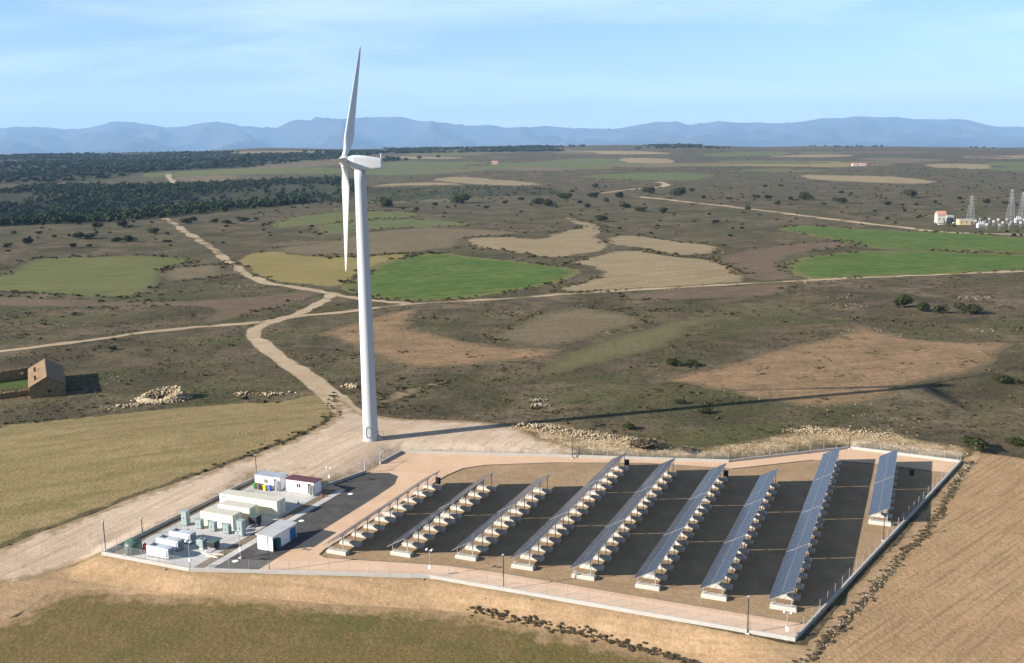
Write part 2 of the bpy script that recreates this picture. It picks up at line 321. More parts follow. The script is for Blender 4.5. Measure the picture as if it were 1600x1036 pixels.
ground_mat('grass', alb(78, 104, 42), alb(84, 96, 48), None, big=6, small=0.8, margin=alb(90, 90, 48), mw=1.2, bump=0.6)
ground_mat('island', alb(166, 140, 108), alb(154, 130, 100), alb(176, 150, 118), big=8, small=0.9, bump=0.25)
ground_mat('path', alb(218, 184, 152), alb(210, 176, 144), alb(224, 190, 160), big=10, small=0.8, bump=0.05, streak=(A67, 30, 0.8, 0.2, alb(206, 170, 136)))
ground_mat('asphalt', alb(86, 84, 82), alb(78, 77, 77), alb(98, 95, 90), big=7, small=0.6, margin=alb(112, 104, 94), mw=0.35, bump=0.12, rough=0.9)
ground_mat('concrete_pad', alb(206, 204, 200), alb(194, 192, 188), alb(180, 176, 170), big=5, small=0.8, bump=0.06, rough=0.85)
ground_mat('gravel', alb(150, 134, 112), alb(138, 122, 102), alb(126, 112, 92), big=4, small=0.5, bump=0.5)
ground_mat('woodland_floor', alb(62, 64, 40), alb(84, 80, 56), alb(52, 56, 34), big=60, small=4, bump=0.8)

REG = []     # (object name, material, world polygon, sharp)
def smooth_px(pts, n=5):
    P = np.array(pts, float); N = len(P); out = []
    for i in range(N):
        p0, p1, p2, p3 = P[i - 1], P[i], P[(i + 1) % N], P[(i + 2) % N]
        for k in range(n):
            t = k / n; out.append(0.5 * ((2 * p1) + (-p0 + p2) * t + (2 * p0 - 5 * p1 + 4 * p2 - p3) * t * t + (-p0 + 3 * p1 - 3 * p2 + p3) * t ** 3))
    return np.array(out)
def densify(P, rough):
    out = []; n = len(P)
    for i in range(n):
        a, b = P[i], P[(i + 1) % n]; D = math.hypot(*a); st = max(1.6, D * 0.012); m = max(1, int(np.linalg.norm(b - a) / st))
        for k in range(m): out.append(a + (b - a) * k / m)
    out = np.array(out)
    if rough > 0:
        D = np.hypot(out[:, 0], out[:, 1]); amp = rough * np.clip(D * 0.005, 0.4, 7)
        out = out + np.stack([waves(out[:, 0], out[:, 1], 9) * amp * .5 + RNG.normal(size=len(out)) * amp * .35, waves(out[:, 1], out[:, 0], 11) * amp * .5 + RNG.normal(size=len(out)) * amp * .35], 1)
    return out
def region(name, mat, px, rough=1.0, smooth=True):
    P = smooth_px(px) if smooth else np.array(px, float)
    REG.append((name, mat, densify(ground(P)[:, :2], rough)))
def region_qr(name, mat, qr): REG.append((name, mat, densify(np.array([L2(*p) for p in qr]), 0)))
def track(name, px, w, mat='track', rough=0.6, w2=None):
    P = np.array(px, float); N = len(P); Q = []
    for i in range(N - 1):
        p0, p1, p2, p3 = P[max(i - 1, 0)], P[i], P[i + 1], P[min(i + 2, N - 1)]
        for k in range(5):
            t = k / 5; Q.append(0.5 * ((2 * p1) + (-p0 + p2) * t + (2 * p0 - 5 * p1 + 4 * p2 - p3) * t * t + (-p0 + 3 * p1 - 3 * p2 + p3) * t ** 3))
    Q.append(P[-1]); C = ground(np.array(Q))[:, :2]; T = np.gradient(C, axis=0); T /= np.linalg.norm(T, axis=1)[:, None] + 1e-9; Nn = np.stack([-T[:, 1], T[:, 0]], 1)
    ww = np.linspace(w, w2 or w, len(C))[:, None] / 2
    REG.append((name, mat, densify(np.concatenate([C + Nn * ww, (C - Nn * ww)[::-1]]), rough)))

# far country first, nearer things override
region('woodland_floor', 'woodland_floor', [(-160, 246), (0, 243), (150, 240), (300, 239), (420, 237), (520, 240), (560, 250), (400, 262), (240, 268), (150, 283), (0, 288), (-160, 292)])
region('woodland_floor', 'woodland_floor', [(-160, 300), (0, 298), (60, 291), (200, 290), (300, 289), (420, 282), (530, 276), (570, 292), (535, 316), (480, 318), (350, 331), (200, 346), (0, 354), (-160, 360)])
region('woodland_floor', 'woodland_floor', [(570, 296), (640, 293), (740, 290), (860, 294), (870, 304), (760, 308), (640, 314), (575, 315)])
for mat, px in [
    ('green', [(573, 256), (640, 252), (719, 254), (722, 262), (695, 271), (580, 273)]), ('green', [(727, 262), (800, 256), (897, 248), (965, 249), (970, 259), (881, 262), (796, 266)]),
    ('straw', [(675, 281), (700, 277), (722, 276), (760, 279), (850, 287), (796, 290), (729, 287)]), ('straw', [(573, 292), (627, 286), (690, 285), (722, 288), (690, 289), (630, 290)]),
    ('straw', [(973, 247), (1049, 249), (1046, 257), (1009, 259), (976, 254)]), ('green', [(914, 276), (999, 270), (1091, 271), (1112, 275), (1080, 281), (999, 281)]),
    ('olive_green', [(1095, 241), (1170, 237), (1236, 238), (1222, 242), (1136, 245)]), ('olive_straw', [(1040, 257), (1187, 252), (1325, 253), (1321, 261), (1222, 260), (1050, 259)]),
    ('straw', [(1256, 273), (1311, 274), (1394, 276), (1462, 283), (1438, 287), (1352, 285), (1263, 279)]), ('straw', [(1452, 256), (1548, 257), (1531, 262), (1460, 262)]),
    ('green', [(1548, 263), (1600, 260), (1700, 259), (1700, 268), (1600, 268), (1560, 267)]), ('olive_green', [(227, 270), (262, 269), (385, 263), (525, 262), (537, 271), (385, 272), (300, 275), (224, 277)]),
    ('fallow', [(276, 276), (371, 274), (350, 283), (285, 283)]), ('fallow', [(385, 262), (470, 250), (540, 246), (552, 254), (480, 261)]), ('straw', [(880, 236), (990, 236), (1050, 240), (950, 241)]),
    ('straw', [(1500, 245), (1600, 243), (1680, 246), (1560, 248)]), ('olive_green', [(620, 240), (700, 238), (760, 241), (680, 244)])]:
    region('field', mat, px)
_r = np.random.default_rng(21)
for k in range(34):      # long thin fields of the far plateau, each a patch of its own
    x, y = _r.uniform(430, 1650), _r.uniform(231, 268); w, h = _r.uniform(25, 95), _r.uniform(.8, 2.0) * (1 + (y - 231) / 30); sk = _r.uniform(-1.5, 1.5)
    region('field', ['fallow', 'straw', 'olive_green', 'dull_olive', 'green', 'fallow', 'brown_earth'][k % 7], [(x - w, y + sk), (x - w * .3, y - h), (x + w * .6, y - h * .8 - sk), (x + w, y - sk), (x + w * .4, y + h), (x - w * .5, y + h * .8)])
for mat, px in [
    ('olive_green', [(420, 352), (450, 341), (520, 332), (600, 330), (655, 333), (640, 340), (560, 346), (480, 352), (440, 356)]),
    ('green', [(500, 353), (590, 342), (690, 345), (748, 350), (700, 354), (600, 357), (520, 366), (495, 364)]),
    ('fallow', [(425, 391), (520, 375), (590, 361), (700, 356), (822, 364), (724, 372), (716, 385), (620, 396), (500, 398)]),
    ('straw', [(728, 378), (742, 371), (800, 370), (838, 373), (872, 362), (905, 355), (884, 346), (878, 339), (902, 342), (942, 356), (937, 372), (955, 382), (940, 391), (880, 402), (840, 402), (800, 393), (750, 389)]),
    ('straw', [(950, 372), (980, 367), (1050, 375), (1122, 385), (1112, 396), (1060, 399), (1000, 388), (952, 382)]),
    ('straw', [(886, 411), (940, 397), (985, 391), (1060, 401), (1112, 406), (1142, 416), (1166, 437), (1100, 446), (1000, 451), (920, 456), (880, 456), (872, 450), (932, 435), (937, 425), (912, 415)]),
    ('brown_earth', [(1125, 406), (1170, 391), (1230, 382), (1310, 377), (1345, 381), (1290, 390), (1235, 398), (1218, 410), (1236, 432), (1210, 438), (1168, 434)]),
    ('bright_green', [(1220, 358), (1260, 352), (1330, 357), (1420, 362), (1500, 364), (1600, 372), (1720, 378), (1720, 398), (1600, 395), (1480, 392), (1400, 390), (1330, 382), (1285, 371)]),
    ('bright_green', [(1228, 416), (1260, 403), (1330, 394), (1400, 392), (1500, 394), (1600, 397), (1720, 399), (1720, 420), (1600, 422), (1500, 428), (1400, 432), (1300, 435), (1250, 433)]),
    ('olive_green', [(-120, 440), (0, 432), (30, 414), (60, 404), (140, 401), (220, 400), (288, 403), (302, 410), (258, 420), (254, 436), (226, 458), (195, 465), (120, 463), (50, 458), (0, 456), (-120, 458)]),
    ('fallow', [(255, 420), (290, 417), (346, 414), (353, 428), (335, 434), (257, 437)]),
    ('olive_straw', [(372, 405), (420, 393), (480, 400), (545, 402), (620, 397), (640, 399), (600, 409), (560, 430), (527, 447), (490, 446), (430, 439), (395, 425)]),
    ('bright_green', [(530, 449), (560, 432), (600, 410), (640, 400), (680, 395), (720, 399), (800, 408), (870, 416), (905, 423), (895, 432), (860, 445), (800, 455), (740, 465), (660, 470), (610, 468), (570, 462)]),
    ('brown_earth', [(-120, 462), (0, 463), (120, 470), (300, 470), (400, 463), (480, 456), (492, 462), (400, 487), (350, 500), (325, 502), (336, 482), (250, 477), (100, 479), (-120, 474)]),
    ('red_earth', [(500, 521), (560, 502), (648, 482), (640, 501), (650, 514), (721, 531), (801, 544), (871, 546), (851, 559), (751, 569), (650, 574), (590, 559), (525, 530)]),
    ('fallow', [(766, 527), (811, 502), (871, 484), (931, 482), (1017, 500), (951, 521), (881, 539), (821, 541)]),
    ('dull_olive', [(838, 582), (901, 547), (982, 522), (1070, 499), (1180, 490), (1100, 505), (1027, 545), (951, 562), (891, 580)]),
    ('straw', [(585, 637), (615, 611), (702, 594), (665, 612), (605, 632)]),
    ('red_earth', [(1038, 592), (1120, 574), (1211, 546), (1322, 521), (1334, 506), (1371, 516), (1427, 529), (1502, 534), (1577, 536), (1567, 551), (1527, 579), (1437, 597), (1381, 622), (1311, 634), (1241, 632), (1150, 614), (1085, 602)]),
    ('brown_earth', [(985, 460), (1100, 449), (1221, 444), (1231, 450), (1201, 462), (1100, 467), (1000, 468)]),
    ('grass', [(-60, 592), (0, 590), (48, 588), (50, 603), (0, 608), (-60, 612)]),
    ('stubble', [(-170, 690), (0, 664), (100, 655), (200, 644), (330, 633), (430, 626), (500, 617), (520, 627), (526, 640), (506, 660), (460, 682), (400, 707), (300, 742), (200, 778), (100, 815), (0, 853), (-170, 930)])]:
    region('field', mat, px)
region('earth_bank', 'bank', [(-170, 940), (0, 895), (160, 866), (296, 893), (421, 897), (672, 904), (787, 925), (967, 953), (1232, 1006), (1262, 1010), (1320, 935), (1400, 850), (1470, 765), (1508, 715), (1530, 705), (1540, 712), (1508, 738), (1478, 795), (1446, 838), (1404, 880), (1352, 942), (1300, 995), (1240, 1060), (1120, 1060), (1060, 1030), (960, 1006), (860, 984), (760, 960), (715, 958), (620, 954), (480, 944), (330, 934), (200, 933), (100, 925), (60, 939), (0, 973), (-170, 1008)], rough=0.5, smooth=False)
region('meadow', 'meadow', [(-170, 1003), (0, 969), (60, 935), (100, 921), (200, 929), (330, 930), (480, 940), (620, 950), (715, 955), (760, 961), (860, 984), (960, 1006), (1060, 1030), (1180, 1120), (1180, 1220), (-170, 1220)])
region('ploughed_field', 'plough', [(1532, 708), (1505, 735), (1474, 794), (1442, 836), (1400, 878), (1348, 940), (1296, 993), (1220, 1075), (1150, 1220), (1780, 1220), (1780, 730), (1600, 716), (1560, 711)], rough=0.8, smooth=False)
region('rim', 'rim', [(800, 662), (850, 658), (900, 668), (960, 676), (1010, 685), (1080, 697), (1150, 694), (1220, 678), (1290, 668), (1350, 671), (1420, 682), (1500, 697), (1528, 703), (1500, 716), (1400, 705), (1328, 696), (1240, 706), (1150, 717), (1000, 713), (900, 705), (830, 682)])
track('track', [(262, 272), (268, 281), (276, 291)], 12); track('track', [(940, 302), (985, 296), (1032, 292), (1041, 288), (1028, 284)], 11)
track('track', [(985, 306), (1080, 316), (1201, 330), (1321, 345), (1432, 358), (1467, 362), (1600, 367), (1720, 372)], 8)
track('track', [(258, 341), (297, 366), (340, 395), (374, 421), (408, 440), (450, 447), (505, 456), (545, 464), (590, 470), (640, 474)], 6, w2=5)
track('track', [(-160, 569), (0, 549), (127, 533), (255, 516), (361, 507), (408, 503), (463, 494), (540, 487), (640, 475), (781, 467), (901, 458), (1060, 449), (1301, 436), (1600, 423.5), (1760, 416)], 4.6)
track('track', [(960, 484), (1060, 486), (1200, 492), (1326, 499), (1450, 507), (1620, 518)], 2.0, rough=1.0, mat='olive_straw')
track('track', [(522, 457), (505, 470), (467, 490), (425, 503), (400, 513), (396, 524), (410, 538), (446, 565), (488, 594), (522, 622), (548, 650)], 4.6, w2=7)
region('earth_yard', 'yard', [(-170, 930), (0, 857), (100, 819), (200, 781), (300, 745), (400, 710), (460, 685), (508, 662), (528, 641), (522, 622), (540, 628), (560, 645), (600, 651), (640, 655), (720, 657), (800, 664), (840, 684), (900, 706), (880, 714), (760, 711), (627, 707.5), (593, 724), (570, 739), (505, 752), (400, 742), (338, 780), (257, 817), (160, 866), (110, 884), (60, 905), (0, 912), (-170, 960)], rough=0.35, smooth=False)
# inside the fence (plant grid coordinates, metres)
region_qr('sand_path', 'path', FENCE)
ISLAND = [(-86.6, 126.5), (-86.2, 124.4), (-84.8, 123.9), (-80, 124.9), (-74, 126.3), (-66, 128.0), (-58, 128.6), (-37, 128.4), (-11.9, 128.4), (5.0, 201.0), (-9, 202.2), (-20, 200.4), (-34, 189.2), (-50, 187.0), (-68, 180.6), (-80, 174.5), (-83.5, 171.0), (-84.6, 166.0), (-86.0, 140.0)]
region_qr('island_ground', 'island', ISLAND)
region_qr('asphalt_drive', 'asphalt', [(-98.7, 113.1), (-91.8, 115.4), (-91.6, 124), (-91.4, 150), (-91.6, 158), (-93.3, 162.4), (-96.0, 163.6), (-100.2, 161.8), (-102.6, 153.6), (-98.7, 152)])
region_qr('footpath', 'concrete_pad', [(-100.0, 112.9), (-98.7, 113.1), (-98.7, 152.0), (-100.0, 151.6)])
region_qr('gravel_strip', 'gravel', [(-118.2, 112.5), (-101.2, 112.5), (-100.0, 112.9), (-100.0, 151.6), (-104, 150.7), (-118.2, 150.7)])
region_qr('concrete_pad', 'concrete_pad', [(-115.6, 113.4), (-101.7, 113.4), (-101.7, 149.0), (-116.8, 149.0), (-116.8, 120.0)])

def build_ground():
    rr = [34.0]
    while rr[-1] < 9000: rr.append(rr[-1] * 1.021)
    aa = np.radians(np.arange(-43, 43.01, 0.36)); R, T = np.meshgrid(np.array(rr), aa, indexing='ij')
    jit = RNG.normal(size=R.shape) * 0.0012
    pts = np.stack([(R * np.sin(T + jit)).ravel(), (R * np.cos(T + jit)).ravel()], 1)
    far = np.array([(s * 60000, y) for s in (-1, 1) for y in (-200, 60000)])
    V = [Vector((float(p[0]), float(p[1]))) for p in pts]; Ed = []
    for name, mat, poly in REG:
        c = poly.mean(0); o = len(V); n = len(poly); V += [Vector((float(p[0]), float(p[1]))) for p in poly]
        Ed += [(o + i, o + (i + 1) % n) for i in range(n)]
        if MATS[mat].node_tree.nodes.get('Attribute'):
            tn = np.roll(poly, -1, 0) - np.roll(poly, 1, 0); tn /= np.linalg.norm(tn, axis=1)[:, None] + 1e-9; nr = np.stack([-tn[:, 1], tn[:, 0]], 1); D = np.hypot(poly[:, 0], poly[:, 1])
            for sg in (1, -1):
                ins = poly + nr * sg * np.clip(D * 0.009, 0.9, 6)[:, None]; ins = ins[inside(ins, poly)]
                V += [Vector((float(p[0]), float(p[1]))) for p in ins]
    res = delaunay_2d_cdt(V, Ed, [], 0, 1e-3)
    P = np.array([(v.x, v.y) for v in res[0]]); F = np.array([f for f in res[2] if len(f) == 3])
    Z = hgt(P[:, 0], P[:, 1]); cen = P[F].mean(1); rid = np.full(len(F), -1)
    for k, (name, mat, poly) in enumerate(REG): rid[inside(cen, poly)] = k
    for k in range(-1, len(REG)):
        f = F[rid == k]
        if len(f) == 0: continue
        u, inv = np.unique(f, return_inverse=True); fv = inv.reshape(f.shape); vv = np.column_stack([P[u], Z[u]])
        a = vv[fv[:, 1]] - vv[fv[:, 0]]; b = vv[fv[:, 2]] - vv[fv[:, 0]]; flip = (a[:, 0] * b[:, 1] - a[:, 1] * b[:, 0]) < 0; fv[flip] = fv[flip][:, ::-1]
        name, mat = ('scrubland', 'scrub') if k < 0 else REG[k][:2]
        me = np_mesh(name, vv, fv, MATS[mat], smooth=True)
        if k >= 0 and MATS[mat].node_tree.nodes.get('Attribute'):
            at = me.attributes.new('edge', 'FLOAT', 'POINT'); at.data.foreach_set('value', seg_dist(P[u], REG[k][2]).astype(np.float32))
        kind(link(name, me), 'structure')
build_ground()
def region_of(pts):
    r = np.full(len(pts), -1)
    for k, (name, mat, poly) in enumerate(REG): r[inside(pts, poly)] = k
    return r

# mountains beyond the valley
plain('mountain_rock', alb(76, 76, 64), rough=1.0, spec=0.05, grime=0.9, gscale=0.0007, c2=alb(34, 44, 34))
def mountains():
    prof = np.array([(-250, 190), (-100, 194), (0, 192), (60, 194), (100, 196), (180, 188), (225, 187), (260, 191), (310, 188), (350, 190), (430, 193), (460, 185), (515, 179), (560, 181), (610, 177), (650, 184), (700, 188), (760, 194), (800, 197), (850, 192), (900, 199), (960, 197), (1000, 191), (1040, 187), (1080, 189), (1120, 184), (1170, 190), (1240, 189), (1300, 182), (1340, 178), (1400, 181), (1440, 184), (1490, 183), (1540, 191), (1600, 197), (1720, 192), (1850, 188)], float)
    d = rays(prof); D0 = 30000.0; X = d[:, 0] / d[:, 1]; Zt = CAM_H + D0 * d[:, 2] / d[:, 1]
    xs = np.linspace(-0.72, 0.72, 520); ys = np.linspace(13000, 42000, 130); G, Y = np.meshgrid(xs, ys, indexing='xy')
    top = np.interp(G, X, Zt); x = G * Y
    def ridged(x, y, lam, seed):
        r = np.random.default_rng(seed); s = 0; a = 1; tot = 0
        for o in range(5):
            acc = 0
            for k in range(4):
                p = r.uniform(0, 6.28); acc = acc + np.sin((x * math.cos(p) + y * math.sin(p)) * 6.283 / lam + r.uniform(0, 6.28) + 1.3 * np.sin((x * math.sin(p) - y * math.cos(p)) * 6.283 / lam / 1.7 + r.uniform(0, 6)))
            s = s + a * (1 - np.abs(acc / 2)); tot += a; a *= 0.55; lam *= 0.5
        return s / tot
    rg = ridged(x, Y, 5200, 3)
    shape = np.where(Y < D0, sstep(14000, D0, Y) ** 1.25, 1 - 0.6 * sstep(D0, 42000, Y))
    base = -360.0; Z = base + (top - base) * shape * (1 - 0.62 * (1 - np.clip(rg, 0, 1)) * sstep(13000, 19000, Y) * (1 - 0.8 * np.exp(-((Y - D0) / 1700) ** 2)))
    foot = np.exp(-((Y - 17500) / 1500) ** 2) * np.clip(ridged(x, Y, 9000, 9), 0, 1) * 160; Z = Z + foot
    Z = np.where(Y < 13500, -380, Z)
    n, m = G.shape; idx = np.arange(n * m).reshape(n, m); F = np.stack([idx[:-1, :-1], idx[:-1, 1:], idx[1:, 1:], idx[1:, :-1]], -1).reshape(-1, 4)
    kind(link('mountain_range', np_mesh('mountain_range', np.column_stack([x.ravel(), Y.ravel(), Z.ravel()]), F, MATS['mountain_rock'], True)), 'structure')
    xs = np.linspace(-34000, 34000, 40); ys = np.linspace(6500, 46000, 30); a, b = np.meshgrid(xs, ys); n, m = a.shape; idx = np.arange(n * m).reshape(n, m); F = np.stack([idx[:-1, :-1], idx[:-1, 1:], idx[1:, 1:], idx[1:, :-1]], -1).reshape(-1, 4)
    kind(link('valley_floor', np_mesh('valley_floor', np.column_stack([a.ravel(), b.ravel(), np.full(a.size, -385.0)]), F, MATS['fallow'])), 'structure')
mountains()

# the air: one closed box of even haze round everything
hz = NT('haze_air'); hz.n.remove(hz.b); pv = hz.node('ShaderNodeVolumePrincipled'); pv.inputs['Density'].default_value = 3.5e-5; pv.inputs['Color'].default_value = (0.36, 0.60, 0.96, 1); pv.inputs['Anisotropy'].default_value = 0.0
hz.link(pv.outputs[0], hz.out.inputs['Volume'])
kind(MB().box(-48000, 48000, -900, 52000, -400, 1750).build('haze', hz.m), 'stuff')

# ------------------------------------------------------------------ materials of the built things
plain('tower_white', (0.37, 0.395, 0.425, 1), rough=0.55, spec=0.25, grime=0.18, gscale=0.25, streaky=True, c2=(0.35, 0.365, 0.38, 1))
plain('blade_white', (0.47, 0.485, 0.50, 1), rough=0.45, spec=0.35, grime=0.2, gscale=0.3, c2=(0.40, 0.41, 0.42, 1))
plain('dark_steel', (0.035, 0.036, 0.04, 1), rough=0.6, metal=0.2)
plain('galvanised', (0.42, 0.43, 0.44, 1), rough=0.5, metal=0.6, grime=0.3, gscale=2)
plain('aluminium', (0.30, 0.31, 0.33, 1), rough=0.42, metal=0.7)
plain('white_paint', (0.78, 0.78, 0.77, 1), rough=0.5, grime=0.25, gscale=0.9, streaky=True, c2=(0.56, 0.54, 0.50, 1))
plain('cream_paint', (0.72, 0.68, 0.49, 1), rough=0.55, grime=0.25, gscale=0.7, streaky=True, c2=(0.56, 0.52, 0.38, 1))
plain('cream_roof', (0.44, 0.42, 0.34, 1), rough=0.7, grime=0.5, gscale=0.8, c2=(0.32, 0.30, 0.24, 1))
plain('blue_grey_roof', (0.36, 0.40, 0.45, 1), rough=0.6, grime=0.4, gscale=0.8)
plain('maroon_roof', (0.13, 0.05, 0.055, 1), rough=0.65, grime=0.4, gscale=0.8)
plain('grey_roof', (0.36, 0.37, 0.37, 1), rough=0.75, grime=0.4, gscale=0.7)
plain('cabinet_green', (0.22, 0.28, 0.28, 1), rough=0.55, grime=0.25, gscale=1.2)
plain('generator_white', (0.74, 0.75, 0.76, 1), rough=0.45, grime=0.25, gscale=1.5, c2=(0.5, 0.5, 0.5, 1))
plain('generator_grey', (0.40, 0.43, 0.47, 1), rough=0.5, grime=0.3, gscale=1.5)
plain('louvre_dark', (0.06, 0.07, 0.085, 1), rough=0.6)
plain('black_plastic', (0.018, 0.019, 0.02, 1), rough=0.5)
plain('tank_green', (0.055, 0.095, 0.075, 1), rough=0.45, grime=0.3, gscale=1.5)
plain('red_paint', (0.55, 0.035, 0.035, 1), rough=0.45); plain('yellow_plastic', (0.75, 0.52, 0.03, 1), rough=0.5); plain('blue_plastic', (0.05, 0.13, 0.42, 1), rough=0.5); plain('green_plastic', (0.03, 0.16, 0.06, 1), rough=0.5); plain('brown_plastic', (0.10, 0.075, 0.05, 1), rough=0.6)
plain('teal_paint', (0.02, 0.12, 0.14, 1), rough=0.5); plain('blue_door', (0.03, 0.13, 0.30, 1), rough=0.5)
plain('concrete', (0.40, 0.375, 0.335, 1), rough=0.9, grime=0.5, gscale=1.3, c2=(0.28, 0.26, 0.225, 1), bump=0.2, rand=0.08)
plain('kerb_concrete', (0.34, 0.325, 0.30, 1), rough=0.9, grime=0.5, gscale=0.9, c2=(0.24, 0.22, 0.19, 1), bump=0.2)
plain('glass_dark', (0.02, 0.025, 0.03, 1), rough=0.08, spec=0.6); plain('timber', (0.62, 0.55, 0.44, 1), rough=0.8, grime=0.3, gscale=3)
plain('barn_stone', alb(150, 126, 90), rough=0.95, grime=0.8, gscale=1.2, c2=alb(96, 80, 60), bump=0.6)
plain('roof_tile', alb(150, 122, 88), rough=0.95, grime=0.8, gscale=1.0, c2=alb(98, 78, 58), bump=0.6)
plain('pale_stone', alb(190, 170, 138), rough=0.95, grime=0.7, gscale=1.3, c2=alb(142, 128, 104), bump=0.3)
plain('grey_stone', alb(164, 152, 132), rough=0.95, grime=0.7, gscale=0.8, c2=alb(108, 100, 84))
plain('far_white', (0.40, 0.37, 0.33, 1), rough=0.8); plain('far_roof', (0.36, 0.17, 0.13, 1), rough=0.9); plain('far_yellow', (0.38, 0.30, 0.18, 1), rough=0.85); plain('insulator', (0.45, 0.46, 0.47, 1), rough=0.4)
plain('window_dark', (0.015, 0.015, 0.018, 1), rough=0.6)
foliage('evergreen', alb(30, 36, 18), alb(72, 76, 38)); foliage('dry_brush', alb(76, 66, 54), alb(124, 110, 90)); foliage('tuft', alb(58, 56, 34), alb(104, 96, 62)); foliage('pine', alb(26, 38, 18), alb(66, 80, 36)); foliage('weed', alb(66, 58, 42), alb(122, 108, 80))
pv_ = NT('solar_glass'); pv_.b.inputs['Roughness'].default_value = 0.22; pv_.b.inputs['Specular IOR Level'].default_value = 0.2
_tc = pv_.node('ShaderNodeTexCoord'); _br = pv_.node('ShaderNodeTexBrick', offset=0.0); _br.inputs['Scale'].default_value = 1.0; _br.inputs['Brick Width'].default_value = 0.155; _br.inputs['Row Height'].default_value = 0.155; _br.inputs['Mortar Size'].default_value = 0.009
_br.inputs['Color1'].default_value = (0.016, 0.021, 0.036, 1); _br.inputs['Color2'].default_value = (0.020, 0.026, 0.044, 1); _br.inputs['Mortar'].default_value = (0.035, 0.04, 0.05, 1)
pv_.link(_tc.outputs['Object'], _br.inputs['Vector']); pv_.link(_br.outputs['Color'], pv_.b.inputs['Base Color']); MATS['solar_glass'] = pv_.m
fm = NT('fence_mesh'); _tr = fm.node('ShaderNodeBsdfTransparent'); _mx = fm.node('ShaderNodeMixShader'); _mx.inputs[0].default_value = 0.09
fm.b.inputs['Base Color'].default_value = (0.5, 0.52, 0.52, 1); fm.b.inputs['Roughness'].default_value = 0.5
fm.link(_tr.outputs[0], _mx.inputs[1]); fm.link(fm.b.outputs[0], _mx.inputs[2]); fm.link(_mx.outputs[0], fm.out.inputs['Surface']); MATS['fence_mesh'] = fm.m
M = MATS
def gz(x, y): return float(hgt(x, y))
def qr3(q, r, z=0.0): x, y = L2(q, r); return (x, y, z)

